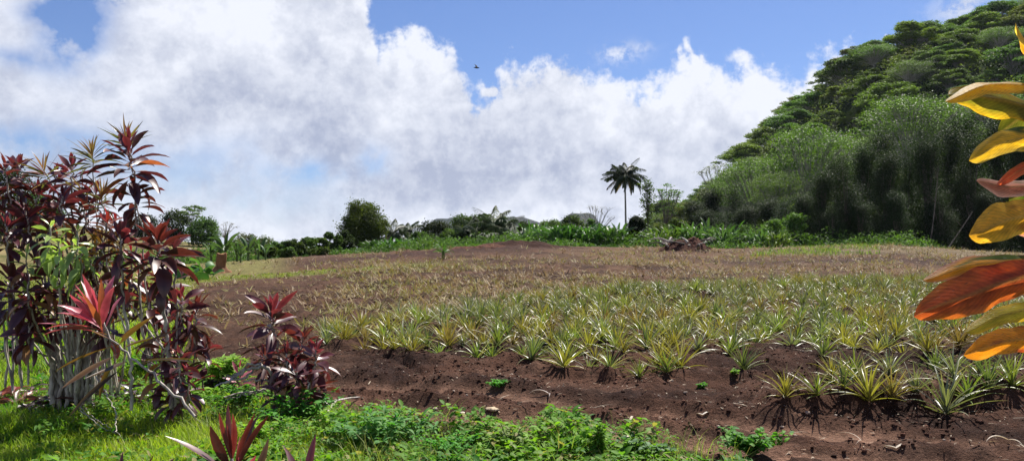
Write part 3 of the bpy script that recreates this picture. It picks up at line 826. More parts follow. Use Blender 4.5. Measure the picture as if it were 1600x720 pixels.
def ti_head(T, axis, n, L0, W0, kind, r, stemlen=.25, prof=prof_ti, top=1.45, low=-.35, wave=.06, droop=(.2, 1.1), ns=7):
    """leaf whorl at the tip T of a cane pointing along axis"""
    axis = np.array(axis, float); axis /= np.linalg.norm(axis)
    if prof is prof_ti and L0 < .5 and kind != 'pink' and W0 / L0 > .2: W0 = W0 * (.98 if L0 < .335 else 1.1); L0 = L0 * (.82 if L0 < .335 else .95)
    k = np.arange(n); t = k / max(1, n - 1)                 # 0 youngest at the top, 1 oldest
    az = k * 2.39996 + r.uniform(0, 6.28) + r.normal(0, .22, n)
    el = top + (low - top) * t ** .8 + r.normal(0, .14, n)
    L = L0 * (.45 + .65 * np.minimum(1, t * 2.6 + .1)) * r.uniform(.8, 1.15, n)
    W = W0 * (.35 + .65 * np.minimum(1, t * 2.6 + .08)) * r.uniform(.8, 1.15, n)
    P0 = np.asarray(T)[None] - axis[None] * (t ** .9 * stemlen)[:, None]
    # tilt directions by the axis: rotate z to axis
    d = np.stack([np.cos(el) * np.cos(az), np.cos(el) * np.sin(az), np.sin(el)], 1)
    z = np.array([0, 0, 1.]); v = np.cross(z, axis); s_ = np.linalg.norm(v); c_ = axis[2]
    if s_ > 1e-4:
        v /= s_
        d = d * c_ + np.cross(v, d) * s_ + v * (d @ v)[:, None] * (1 - c_)
    az = np.arctan2(d[:, 1], d[:, 0]); el = np.arcsin(np.clip(d[:, 2], -1, 1))
    V, F, S, E, I = leaf_strips(P0, az, el, L, W, r.uniform(droop[0], droop[1], n) * (.35 + t), prof, r.normal(0, .5, n), r.uniform(.15, .6, n), ns, r.normal(0, .4, n), 1.5, wave * 1.8)
    c = TI[kind]; old, yng, edg = map(np.array, (c['old'], c['young'], c['edge']))
    young = np.clip(1 - t * 1.9, 0, 1)[I][:, None]
    q = r.uniform(0, 1, n)[I][:, None]
    C = old * (1 - young) + yng * young
    C = C * (.7 + .6 * q)
    e = (E * np.clip(.2 + S, 0, 1))[:, None] * (.35 + .65 * young) * .7
    C = C * (1 - e) + edg * e  # pink leaf margin, lightened further to paint in the pinkish sky sheen
    rare = (r.random(n) < .07)[I][:, None] & (t[I][:, None] > .5)
    C = np.where(rare, np.array([.34, .17, .05]) * (.6 + .6 * q), C)     # an ageing ochre leaf here and there
    return V, F, C

def cane(pts, rad, seed):
    """wobbly cane with slight nodes through control points"""
    pts = np.asarray(pts, float); r = np.random.default_rng(seed)
    n = 7 * (len(pts) - 1) + 1; s = np.linspace(0, len(pts) - 1, n)
    P = np.stack([np.interp(s, np.arange(len(pts)), pts[:, k]) for k in range(3)], 1)
    for _ in range(2): P[1:-1] = (P[:-2] + 2 * P[1:-1] + P[2:]) / 4
    P[1:-1] += r.normal(0, .008, (n - 2, 3))
    rr = np.linspace(rad, rad * .62, n) * (1 + .10 * np.sin(np.arange(n) * 2.3))
    return tube(P, rr, 7)

def ti_plant(lab, stems, kind='maroon', seed=0, name='ti_plant', L=.36, W=.10, n=22, base=None, grp=None, **kw):
    """stems: list of dict(p=[(px,py,Y),...] from foot to tip, head overrides)"""
    r = np.random.default_rng(seed)
    first = stems[0]['p'][0]
    b = base if base is not None else pp(*first)
    root = thing(name, b, lab, 'ti plant', grp)
    for k, s in enumerate(stems):
        P = [pp(*q) - b for q in s['p']]
        if not s.get('nocane'):
            V, F = cane(P, s.get('rad', .014), seed * 31 + k)
            new_mesh('cane', V, F, np.full((len(V), 3), .4), M[s.get('bark', 'cane')], True, root)
        ax = P[-1] - P[-2]; ax = ax / np.linalg.norm(ax) + np.array([0, 0, .5])
        for h in ([s.get('h', {})] + s.get('more', [])):
            hh = dict(n=n, L=L, W=W, kind=kind, **kw); hh.update(h)
            back = hh.pop('back', 0.)
            T = P[-1] - (P[-1] - P[-2]) / np.linalg.norm(P[-1] - P[-2]) * back
            sh = hh.pop('off', None)
            if sh is not None: T = T + np.array(sh)
            hkind = hh['kind']
            V, F, C = ti_head(T, ax, hh.pop('n'), hh.pop('L'), hh.pop('W'), hh.pop('kind'), r, **hh)
            new_mesh('leaf_whorl', V, F, C, M['tigreen' if hkind in ('lime', 'olive', 'bronze') else 'ti'], True, root)
    return root

# tall plant whose two stacked heads stand clear against the sky
ti_plant('tallest maroon ti plant with a long double head against the sky', [
    dict(p=[(238, 612, 7.4), (222, 500, 7.3), (214, 400, 7.2), (212, 300, 7.1), (200, 226, 7.0)], rad=.012,
         h=dict(n=30, L=.34, W=.105, stemlen=.34, kind='maroon', low=-.5, droop=(.3, 1.2)),
         more=[dict(back=.36, n=22, L=.30, W=.09, stemlen=.30, kind='rust', top=1.0, low=-.6, droop=(.4, 1.3))]),
    dict(p=[(236, 600, 7.45), (228, 440, 7.45), (214, 300, 7.4), (196, 216, 7.2)], rad=.008,
         h=dict(n=22, L=.26, W=.028, kind='olive', prof=prof_narrow, top=1.5, low=.2, stemlen=.10, droop=(.1, .5), wave=0))], seed=1)
ti_plant('maroon ti plant with one wide glossy head above two pale canes', [
    dict(p=[(268, 636, 7.2), (262, 540, 7.1), (252, 450, 7.0), (246, 374, 6.9)], rad=.020,
         h=dict(n=26, L=.36, W=.115, kind='rust', low=-.45, stemlen=.22, droop=(.2, .9)), more=[dict(back=.22, n=9, L=.28, W=.09, kind='maroon', top=.2, low=-1.1)]),
    dict(p=[(270, 636, 7.25), (276, 520, 7.2), (274, 440, 7.2), (271, 385, 7.2)], rad=.012,
         h=dict(n=14, L=.30, W=.09, kind='maroon', low=-.5, stemlen=.12))], seed=2)
ti_plant('ti plant with a wine-red head on a forked grey cane', [
    dict(p=[(205, 640, 7.0), (204, 560, 6.95), (192, 470, 6.9), (190, 410, 6.9), (188, 366, 6.85)], rad=.015,
         h=dict(n=22, L=.32, W=.095, kind='wine', low=-.5, stemlen=.2), more=[dict(back=.24, n=14, L=.26, W=.08, kind='wine', top=.5, low=-.9)]),
    dict(p=[(196, 520, 6.95), (182, 470, 6.95), (168, 420, 7.0), (160, 372, 7.0)], rad=.009,
         h=dict(n=16, L=.28, W=.06, kind='bronze', low=-.3))], seed=3)
# narrow leaved, olive and pink, on thin pale canes
ti_plant('slender narrow-leaved ti plant with olive and pink tufts above the bush', [
    dict(p=[(168, 600, 7.7), (160, 480, 7.7), (152, 360, 7.7), (144, 238, 7.6)], rad=.008, h=dict(n=34, kind='olive', stemlen=.14)),
    dict(p=[(168, 600, 7.7), (150, 470, 7.8), (120, 360, 7.8), (66, 262, 7.7)], rad=.009, h=dict(n=26, kind='olive', stemlen=.16, L=.30)),
    dict(p=[(170, 600, 7.7), (172, 450, 7.6), (166, 360, 7.6), (158, 300, 7.5)], rad=.008, h=dict(n=24, kind='olive', stemlen=.16, L=.28)),
    dict(p=[(170, 600, 7.7), (160, 450, 7.9), (140, 360, 7.9), (128, 290, 7.9)], rad=.007, h=dict(n=20, kind='olive', stemlen=.16, L=.26))],
    kind='olive', seed=4, L=.28, W=.026, prof=prof_narrow, top=1.5, low=-.1, droop=(.1, .7), wave=0.)
# the broad bush itself: several plants rising from the clump of canes
def bush(lab, feet, tips, kind, seed, n=20, L=.33, W=.095, rad=.012, kinds=None, **kw):
    r = np.random.default_rng(seed); st = []
    for i, (px, py, Y) in enumerate(tips):
        f = feet[i % len(feet)]
        mid = (f[0] * .45 + px * .55 + r.normal(0, 6), f[1] * .5 + py * .5, (f[2] + Y) / 2)
        up = (px + r.normal(0, 4), py + 45, Y)
        st.append(dict(p=[f, mid, up, (px, py, Y)], rad=rad, h=dict(kind=(kinds[i % len(kinds)] if kinds else kind))))
    return ti_plant(lab, st, kind, seed, n=n, L=L, W=W, **kw)
CL = [(98, 622, 7.9), (112, 626, 7.8), (126, 620, 7.9), (140, 615, 8.0), (108, 612, 8.2), (132, 606, 8.3)]
bush('dense maroon ti bush, upper heads crowding above the pale variegated leaves', CL,
     [(60, 300, 7.7), (112, 258, 7.7), (98, 306, 7.3), (135, 322, 7.6), (40, 330, 7.5), (78, 345, 7.9), (150, 300, 7.9), (88, 275, 8.0)], 'maroon', 5, n=19, kinds=['maroon', 'wine', 'maroon', 'rust', 'maroon', 'rust', 'maroon'], low=-.7)
bush('maroon ti bush at the left edge with drooping dark red leaves', [(20, 610, 7.6), (34, 606, 7.7), (8, 604, 7.7)],
     [(8, 262, 7.6), (28, 258, 7.8), (8, 350, 7.3), (-30, 300, 7.5), (18, 430, 7.4)], 'wine', 6, n=17, kinds=['rust', 'maroon', 'wine', 'maroon', 'maroon'], low=-.6)
bush('dark ti bush with shaded blackish leaves below the pale variegated ones', CL,
     [(45, 440, 7.2), (78, 415, 7.5), (110, 425, 7.6), (150, 425, 7.3), (175, 440, 7.6), (100, 468, 7.8), (60, 470, 7.5), (140, 470, 7.8), (170, 490, 7.7), (50, 500, 7.4), (20, 450, 7.6)], 'maroon', 7, n=19, L=.31, kinds=['maroon', 'maroon', 'rust', 'maroon', 'wine'], low=-.8)
bush('rusty red ti bush of small mixed orange and green leaves beside the forked cane', [(176, 622, 7.8), (184, 618, 7.9)],
     [(168, 340, 7.3), (150, 372, 7.2), (185, 420, 7.6), (180, 345, 7.8), (140, 400, 7.2), (205, 395, 7.7)], 'rust', 8, n=18, L=.24, W=.06, kinds=['redgreen', 'bronze', 'wine', 'redgreen', 'rust'], low=-.7)
bush('pale lime green variegated ti plant in the middle of the maroon bush', [(110, 610, 7.4), (118, 612, 7.4)],
     [(120, 362, 6.9), (92, 378, 6.85), (78, 352, 6.95), (128, 395, 6.9)], 'lime', 9, n=17, L=.27, W=.06, low=-1.1, top=1.0, droop=(.7, 1.9))
ti_plant('bright green leafy sprout deep inside the left of the bush', [dict(p=[(44, 600, 7.5), (46, 480, 7.4), (42, 395, 7.2)], rad=.01)], 'lime', 10, n=10, L=.24, W=.07, low=-.7)
bush('maroon ti bush with stiff dark heads in front of the grass strip', [(284, 640, 7.7), (276, 636, 7.8)],
     [(230, 455, 7.5), (282, 460, 7.3), (308, 476, 7.4), (262, 430, 7.8), (295, 505, 7.5), (225, 410, 7.9), (245, 500, 7.6)], 'maroon', 12, n=20, L=.29, W=.085, kinds=['maroon', 'wine', 'rust', 'maroon'], low=-.8)
bush('low maroon ti shrub with purplish lower leaves', [(272, 644, 7.2), (280, 648, 7.3)],
     [(262, 528, 7.1), (280, 556, 7.0), (252, 562, 7.3), (294, 584, 7.1), (266, 600, 7.2)], 'maroon', 13, n=18, L=.27, W=.08, kinds=['wine', 'maroon', 'maroon'], low=-.8)
ti_plant('small ti sapling with one red whorl on a thin dark stem', [dict(p=[(318, 606, 7.6), (320, 570, 7.6), (324, 536, 7.5)], rad=.008, bark='bark')], 'wine', 14, n=14, L=.22, W=.07, low=-.3)
ti_plant('tiny red ti seedling beside the pale branches', [dict(p=[(372, 612, 7.9), (373, 592, 7.9), (374, 576, 7.9)], rad=.006, bark='bark')], 'pink', 15, n=10, L=.18, W=.055, low=-.2)
ti_plant('tiny maroon ti seedling on the lawn left of the canes', [dict(p=[(26, 545, 8.6), (27, 530, 8.6), (28, 515, 8.6)], rad=.006, bark='bark')], 'maroon', 16, n=10, L=.2, W=.06, low=-.2)

# leaning cane with the pink head, nearer than the bush
ti_plant('leaning ti plant with a large bright pink head and yellowish petioles', [
    dict(p=[(304, 650, 4.3), (248, 590, 4.35), (190, 545, 4.4), (150, 498, 4.4)], rad=.0085,
         h=dict(n=22, L=.29, W=.05, kind='pink', stemlen=.10, top=1.5, low=.7, droop=(-.1, .7), wave=.12),
         more=[dict(back=.13, n=13, L=.40, W=.05, kind='bronze', stemlen=.20, top=.45, low=-.35, droop=(-.1, .5), wave=.0)])], seed=17)
# near sprout at the bottom, mostly below the frame
ti_plant('near ti sprout with upright rusty red blades at the bottom edge', [
    dict(p=[(395, 1050, 3.2), (390, 900, 3.2), (372, 760, 3.15), (362, 716, 3.1)], rad=.012,
         h=dict(n=12, L=.27, W=.042, kind='rust', stemlen=.12, top=1.5, low=.75, droop=(-.1, .3), wave=.04),
         more=[dict(back=.10, n=6, L=.20, W=.04, kind='pink', stemlen=.1, top=1.4, low=.6, droop=(0, .3)), dict(back=.16, n=6, L=.24, W=.03, kind='bronze', stemlen=.1, top=.6, low=-.1, droop=(0, .6))])], seed=18)
ti_plant('near ti sprout with pink and red tips poking up right of the rusty one', [
    dict(p=[(500, 1050, 3.4), (495, 900, 3.4), (480, 800, 3.4), (474, 764, 3.4)], rad=.01,
         h=dict(n=8, L=.24, W=.04, kind='wine', stemlen=.08, top=1.45, low=.7, droop=(0, .3)))], seed=19)
ti_plant('near ti sprout with orange tips at the bottom left edge', [
    dict(p=[(200, 1050, 3.6), (205, 900, 3.6), (205, 810, 3.6), (204, 780, 3.6)], rad=.01,
         h=dict(n=9, L=.26, W=.04, kind='rust', stemlen=.08, top=1.5, low=.7, droop=(0, .2)))], seed=20)
# the full maroon bush in the middle
ti_plant('maroon ti bush standing on the soil edge with a raised left head', [
    dict(p=[(448, 640, 7.6), (440, 580, 7.6), (428, 520, 7.6), (424, 486, 7.55)], rad=.014,
         h=dict(n=22, L=.36, W=.10, kind='wine', stemlen=.2, low=-.25, droop=(.1, .8)), more=[dict(back=.26, n=13, L=.40, W=.075, kind='maroon', top=.4, low=-.5, droop=(.2, 1.))]),
    dict(p=[(462, 642, 7.6), (466, 590, 7.5), (470, 550, 7.5), (474, 526, 7.5)], rad=.012, h=dict(n=22, L=.30, W=.09, kind='rust', low=-.6, stemlen=.2)),
    dict(p=[(470, 642, 7.6), (484, 600, 7.4), (492, 570, 7.4), (494, 545, 7.4)], rad=.012, h=dict(n=22, L=.28, W=.085, kind='wine', low=-.8, stemlen=.22)),
    dict(p=[(452, 642, 7.6), (450, 610, 7.3), (450, 580, 7.3), (448, 552, 7.3)], rad=.012, h=dict(n=20, L=.28, W=.08, kind='maroon', low=-.9, stemlen=.2)),
    dict(p=[(446, 642, 7.6), (430, 610, 7.5), (420, 580, 7.5), (412, 552, 7.5)], rad=.011, h=dict(n=15, L=.24, W=.07, kind='wine', low=-.8, stemlen=.2)),
    dict(p=[(470, 645, 7.6), (476, 630, 7.3), (480, 610, 7.2), (482, 592, 7.2)], rad=.011, h=dict(n=20, L=.27, W=.08, kind='maroon', low=-1., stemlen=.2)),
    dict(p=[(455, 645, 7.6), (446, 630, 7.3), (440, 615, 7.2), (436, 602, 7.2)], rad=.011, h=dict(n=18, L=.25, W=.075, kind='maroon', low=-1., stemlen=.2)),
    dict(p=[(475, 645, 7.6), (490, 625, 7.4), (500, 610, 7.4), (503, 596, 7.4)], rad=.010, h=dict(n=14, L=.24, W=.07, kind='rust', low=-1., stemlen=.16)),
    dict(p=[(460, 645, 7.6), (462, 630, 7.4), (464, 600, 7.2), (462, 575, 7.1)], rad=.010, h=dict(n=20, L=.27, W=.08, kind='maroon', low=-.9, stemlen=.2))], seed=21)

# the thick clump of bare canes under the left bush
root = thing('cane_clump', gp(120, 7.9), 'thick clump of many bare pale canes at the foot of the left bush', 'cane clump')
b = np.array(root.location); r = np.random.default_rng(5)
for k in range(44):
    fx = r.uniform(-.18, .18); fy = r.uniform(-.16, .16)
    tx = fx * 1.5 + r.normal(0, .05); h = r.uniform(.62, 1.0)
    pts = np.array([[fx * .95, fy, -.03], [fx * 1.05, fy, h * .35], [fx * 1.2 + .02, fy, h * .7], [tx, fy * 1.3, h]])
    V, F = cane(pts, r.uniform(.016, .030), 400 + k)
    new_mesh('cane', V, F, np.full((len(V), 3), .4), M['cane'], True, root)
# heap of dropped dark leaves round the canes
def leaf_heap(lab, px, py, rad, n, h, colr, seed):
    r = np.random.default_rng(seed); c = gpt(px, py, 0)
    a = r.uniform(0, 6.28, n); q = rad * np.sqrt(r.random(n))
    P0 = np.stack([c[0] + np.cos(a) * q, c[1] + np.sin(a) * q * .7, c[2] + h * (1 - q / rad) * r.random(n) + .05], 1)
    V, F, S, E, I = leaf_strips(P0, r.uniform(0, 6.28, n), r.uniform(-.5, .6, n), r.uniform(.15, .32, n), r.uniform(.03, .08, n), r.uniform(.3, 1.6, n), prof_ti, r.normal(0, .6, n), .5, 5, r.normal(0, .6, n), 1.3, .15)
    C = np.array(colr) * r.uniform(.4, 1.7, n)[I][:, None]
    tag(new_mesh('dead_leaves', V, F, C, M['ti']), lab, 'dead leaves', kind='stuff')
leaf_heap('heap of withered dark brown leaves in front of the canes', 165, 640, .50, 190, .34, (.055, .027, .024), 3)
leaf_heap('dropped brownish pink leaves on the lawn at the left edge', 36, 628, .45, 90, .16, (.20, .10, .085), 4)
leaf_heap('dark fallen leaves between the brownish pink ones and the canes', 90, 640, .36, 80, .18, (.04, .02, .025), 5)
# bare pale branches
def branch(lab, mains, rad, seed, twigs=4, mat='twig'):
    b = pp(*mains[0][0]); root = thing('dead_branch', b, lab, 'branch')
    for i, m_ in enumerate(mains):
        V, F = cane([pp(*q) - b for q in m_], rad * (1 if i == 0 else .55), seed + i)
        new_mesh('limb' if i == 0 else 'twig', V, F, np.full((len(V), 3), .4), M[mat], True, root)
branch('bare pale forked branch reaching left out of the maroon bush', [
    [(440, 596, 7.4), (412, 570, 7.3), (380, 580, 7.2), (352, 598, 7.1)], [(410, 571, 7.3), (392, 566, 7.2), (372, 582, 7.2), (350, 590, 7.2)],
    [(400, 574, 7.3), (384, 590, 7.2), (360, 594, 7.1), (335, 604, 7.0)], [(436, 598, 7.4), (410, 592, 7.3), (380, 596, 7.2)]], .02, 800)
branch('two thin dry poles lying low left of the maroon bush', [
    [(415, 608, 7.6), (385, 612, 7.5), (350, 620, 7.4)], [(412, 612, 7.5), (380, 617, 7.4), (352, 624, 7.3)]], .012, 820)
branch('thin dry grey stems crossing over the lawn below the canes', [
    [(150, 588, 7.2), (170, 620, 7.0), (182, 645, 6.8), (180, 674, 6.4)], [(122, 632, 7.1), (150, 655, 6.9), (176, 670, 6.7), (196, 690, 6.5)],
    [(140, 600, 7.2), (176, 622, 7.), (200, 610, 7.)], [(125, 640, 6.9), (160, 668, 6.7), (185, 676, 6.6)]], .006, 840)
branch('slanting thin grey stick among the low maroon shrub', [
    [(292, 600, 7.3), (258, 548, 7.3), (226, 508, 7.35), (200, 474, 7.4)], [(270, 590, 7.3), (240, 560, 7.3), (208, 540, 7.3)]], .011, 860)

# ------------------------------------------------------------------ bright leaves close by at the right edge
def big_leaf(parent, b, base, tip, width, c1, c2, c3, seed, sag=.02, twist=0., fold=.2, tip_pinch=1., label=None):
    """one broad leaf between two pixel points; colours: middle, margin, blotch"""
    r = np.random.default_rng(seed)
    p0, p2 = pp(*base), pp(*tip)
    ns = 44; s = np.linspace(0, 1, ns + 1)
    mid = (p0 + p2) / 2 + np.array([0, 0, sag])
    P = bez(p0, mid * 2 - (p0 + p2) / 2, p2, ns + 1)
    d = np.gradient(P, axis=0); d /= np.linalg.norm(d, axis=1)[:, None]
    # blade faces partly to the viewer: side vector is mostly vertical, turned by twist
    upv = np.array([0, math.sin(twist), math.cos(twist)])
    side = upv[None] - d * (d @ upv)[:, None]; side /= np.linalg.norm(side, axis=1)[:, None]
    nrm = np.cross(d, side)
    w = np.interp(s, [0, .15, .35, .55, .72, .84, .92, .97, 1], [.15, .45, .78, .96, 1., .86, .60, .34, .04]) * width / 2
    w = w * (1 + .07 * np.sin(s * 17 + seed) * s + .04 * np.sin(s * 41 + seed * 2))
    P = P + np.array([0, 0, 1.])[None] * (-.012 * smooth((s - .72) / .28) * (1 if seed % 3 else -.6))[:, None]
    w[-1] *= .3
    cols = 13; u = np.linspace(-1, 1, cols)
    wav = r.normal(0, 1, 4)
    V = P[:, None] + side[:, None] * (w[:, None] * u)[..., None] * math.cos(fold) \
        + nrm[:, None] * (w[:, None] * (np.abs(u) * math.sin(fold) + .10 * np.sin(s[:, None] * 11 + wav[0]) * u ** 2 * np.sign(u) + .07 * np.sin(s[:, None] * 23 + wav[1]) * u ** 2))[..., None]
    V = V.reshape(-1, 3) - b
    i, j = np.meshgrid(np.arange(ns), np.arange(cols - 1), indexing='ij'); q = (i * cols + j).ravel()
    F = np.stack([q, q + 1, q + cols + 1, q + cols], 1)
    S_ = np.repeat(s, cols); U = np.tile(u, ns + 1)
    t = np.clip(np.abs(U) ** 3 + .15 * np.sin(S_ * 31 + U * 8), 0, 1)[:, None]
    C = np.array(c1) * (1 - t) + np.array(c2) * t
    veins = .5 + .5 * np.sin((S_ * 60 - np.abs(U) * 22)); C = C * (.86 + .14 * veins)[:, None]
    bl = smooth((fbm(S_ * 5 + seed, U * 1.6 + 3, seed, 3) - .50 + (.60 - S_) * 1.3) / .12)[:, None]
    C = C * (1 - bl) + np.array(c3) * bl
    rib = np.exp(-(U / .08) ** 2)[:, None]; C = C * (1 - rib * .4) + np.array([.55, .35, .12]) * rib * .4
    o = new_mesh('leaf', V, F, C, M['tibright'], True, parent)
    at_ = o.data.attributes.new('leafuv', 'FLOAT_VECTOR', 'POINT'); at_.data.foreach_set('vector', np.stack([S_ + seed * 3.1, U * .45, 0 * U], 1).astype(np.float32).ravel())
    if label: o['label'] = label
    return o
YM_, YM2, OR, RD, GR, DG = (.92, .56, .03), (.92, .66, .12), (.95, .34, .02), (.55, .08, .03), (.10, .16, .02), (.05, .10, .02)
b = pp(1745, 900, 1.25)
root = thing('ti_plant', b, 'orange and yellow ti plant leaning in close from the right edge', 'ti plant')
V, F = cane([np.array([0, 0, -.35]), pp(1735, 650, 1.25) - b, pp(1722, 350, 1.25) - b, pp(1712, 40, 1.25) - b], .011, 900)
new_mesh('cane', V, F, np.full((len(V), 3), .4), M['cane'], True, root)
BL = [((1640, 170, 1.25), (1587, 24, 1.18), .045, YM_, YM2, OR, 1, .0, .5, .25, 'yellow tip of a leaf standing upright at the top'),
      ((1712, 176, 1.25), (1477, 146, 1.10), .034, YM_, YM2, GR, 2, .028, .75, .45, 'upper yellow leaf with dark green base'),
      ((1718, 235, 1.25), (1482, 156, 1.16), .056, (.30, .30, .03), YM_, (.16, .14, .02), 3, .030, .35, .35, 'green leaf with yellow margin below the top yellow one'),
      ((1720, 222, 1.25), (1514, 238, 1.10), .038, YM_, YM2, DG, 4, .016, .2, .25, 'rounded yellow leaf with a dark green half'),
      ((1722, 250, 1.25), (1555, 278, 1.14), .020, (.75, .14, .05), (.80, .25, .10), (.5, .1, .04), 5, .010, .2, .3, 'narrow coral red leaf edge'),
      ((1716, 262, 1.25), (1526, 290, 1.12), .034, (.60, .22, .14), (.80, .50, .44), GR, 6, -.012, .5, .45, 'green leaf with a pale pink pointed tip'),
      ((1722, 300, 1.25), (1514, 354, 1.06), .056, (.78, .40, .03), (.85, .50, .05), (.50, .20, .02), 7, -.006, .15, .3, 'broad golden orange drooping leaf'),
      ((1716, 414, 1.25), (1442, 424, 1.02), .030, (.85, .38, .03), (.62, .25, .20), GR, 8, .010, .35, .5, 'long orange leaf with a curled pinkish tip'),
      ((1726, 418, 1.25), (1428, 503, .98), .061, (.60, .11, .03), (.66, .20, .03), (.24, .05, .02), 9, .020, .15, .25, 'largest leaf, deep burnt red, hanging lowest at left'),
      ((1722, 470, 1.25), (1508, 506, 1.12), .030, (.62, .52, .05), (.78, .50, .04), (.35, .36, .03), 10, .006, .5, .3, 'orange and yellow leaf tucked behind the burnt red one'),
      ((1722, 524, 1.25), (1506, 541, 1.08), .040, OR, (.90, .36, .04), RD, 11, .004, .2, .25, 'bright orange leaf lowest on the plant'),
      ((1722, 340, 1.25), (1588, 372, 1.2), .022, (.7, .3, .22), (.75, .4, .3), (.45, .12, .08), 12, .0, .2, .2, 'small pinkish leaf behind the golden one'),
      ((1722, 160, 1.25), (1560, 196, 1.2), .05, (.20, .22, .03), (.3, .3, .03), DG, 13, .01, .3, .2, 'dark olive leaf close to the cane near the top'),
      ((1722, 320, 1.25), (1576, 300, 1.2), .045, GR, (.3, .3, .03), DG, 14, .01, .3, .2, 'dark green leaf behind the pink-tipped one')]
for L_ in BL: big_leaf(root, b, *L_[:10], label=L_[10])
# leaves of the same plant beyond the frame, which throw shade on the ones in view
r = np.random.default_rng(77)
for k in range(9):
    y0 = -160 + k * 78
    big_leaf(root, b, (1716, y0 + 10, 1.25), (1716 + r.uniform(-70, 200), y0 + r.uniform(-40, 50), 1.25 + r.uniform(-.05, .28)), .065, (.4, .3, .03), YM_, GR, 40 + k, .03, r.uniform(.8, 1.5), .2)
# ------------------------------------------------------------------ trees and bushes behind the field
def lobe_pts(c, rad, n, r, squash=.8, shell=.55):
    d = r.normal(size=(n, 3)); d /= np.linalg.norm(d, axis=1)[:, None]
    q = (shell + (1 - shell) * r.random(n)) * np.where(r.random(n) < .25, r.random(n), 1) * (1 + .13 * np.abs(r.normal(size=n)) ** 1.6)
    p = d * q[:, None] * np.array([1, 1, squash]) * rad
    return np.asarray(c) + p, d
def make_tree(name, lab, cat, H, Wd, seed, kind='round', leaf=.28, nleaf=7000, cols=((.030, .052, .014), (.075, .11, .028)), mat='crown', bark='bark', trunk_h=.25, flat=.8, lobes=26, grp=None, trunk_r=None, sparse=1.0, link=True, lean=0.):
    """H height, Wd crown width; crown = many leaf faces in lobes carried by limbs"""
    r = np.random.default_rng(seed)
    root = thing(name, (0, 0, 0), lab, cat, grp)
    tr = trunk_r or H * .022
    th = H * trunk_h
    tb = MB(); cb = MB()
    fork = np.array([lean * th, 0, th])
    V, F = tube(bez([0, 0, -.3], [lean * th * .2, 0, th * .6], fork, 8), np.linspace(tr * 1.25, tr * .8, 8), 8); tb.add(V, F, (.3,) * 3)
    L = []
    for k in range(lobes):
        if kind == 'round':
            u = r.random(); a = k * 2.4 + r.normal(0, .3)
            z = th + (H - th) * (.10 + .80 * u); rr = Wd / 2 * .72 * math.sqrt(max(.05, 1 - (2 * (.10 + .80 * u) - .9) ** 2)) * r.uniform(.55, 1.05)
            rad = Wd * r.uniform(.13, .21)
        elif kind == 'umbrella':
            a = k * 2.4 + r.normal(0, .4); q = math.sqrt((k + .5) / lobes) * r.uniform(.8, 1.05)
            z = H * (1 - .05 - .20 * q ** 2) * r.choice([1., .90, .78, .66], p=[.42, .26, .2, .12]) ; rr = Wd / 2 * .90 * q; rad = Wd * r.uniform(.10, .18)
        elif kind == 'tall':
            u = r.random(); a = k * 2.4 + r.normal(0, .3)
            z = th + (H - th) * (.06 + .86 * u); rr = Wd / 2 * .7 * (1 - u * .55) * r.uniform(.3, 1.05); rad = Wd * r.uniform(.15, .24)
        elif kind == 'canopy':      # irregular storeyed crown of flat sprays
            a = r.uniform(0, 6.28); q = math.sqrt(r.random()) * (1 + .35 * math.sin(a * 2 + seed) + .2 * math.sin(a * 5 + seed))
            lev = r.choice([.62, .78, .9, 1.0], p=[.2, .3, .3, .2]) + r.normal(0, .03)
            z = H * (lev - .22 * q ** 2) ; rr = Wd / 2 * q * (1.15 - .45 * max(0, lev - .7) / .3); rad = Wd * r.uniform(.07, .15)
        c = np.array([math.cos(a) * rr + lean * z, math.sin(a) * rr, z]); L.append((c, rad))
    for i, (c, rad) in enumerate(L):
        m_ = fork * .5 + c * .5; m_[2] = fork[2] * .35 + c[2] * .65 if kind != 'umbrella' else fork[2] * .5 + c[2] * .5
        m_[:2] = fork[:2] * .65 + c[:2] * .35
        V, F = tube(bez(fork - [0, 0, th * .1 * r.random()], m_, c, 7), np.linspace(tr * .42, tr * .07, 7), 5); tb.add(V, F, (.3,) * 3)
        if kind == 'umbrella' or sparse < .7:
            for q in range(3):
                e = c + r.normal(0, rad * .55, 3) * np.array([1, 1, .3]); V, F = tube(bez(m_ * .4 + c * .6, c, e, 5), np.linspace(tr * .15, tr * .04, 5), 4); tb.add(V, F, (.3,) * 3)
        n = int(nleaf / lobes * (rad / (Wd * (.17 if kind != 'canopy' else .11))) ** 2 * sparse)
        fl = flat if kind not in ('umbrella', 'canopy') else (.20 if kind == 'umbrella' else .46)
        P, d = lobe_pts(c, rad, n, r, fl)
        # ragged: drop leaves by clumps
        kp = vnoise(P[:, 0] / (rad * .35) + P[:, 2] / (rad * .3), P[:, 1] / (rad * .35) - P[:, 2] / (rad * .4), seed) > .24
        P, d = P[kp], d[kp]; n = len(P)
        V, F = card_leaves(P, leaf * r.uniform(.6, 1.3, n), d * .5 + np.array([0, 0, .8 if kind != 'umbrella' else 1.6]), .65, r=r)
        t = np.clip(r.normal(.5, .2) + r.normal(0, .22, n), 0, 1)
        C = np.array(cols[0])[None] * (1 - t)[:, None] + np.array(cols[1])[None] * t[:, None]
        cb.add(V, F, np.repeat(C, 4, 0))
    a = tb.build('trunk', M[bark], root); kids = [a]
    if sum(map(len, cb.V)):
        kids.append(cb.build('crown', M[mat], root, False))
    KIDS[root.name] = kids
    return root

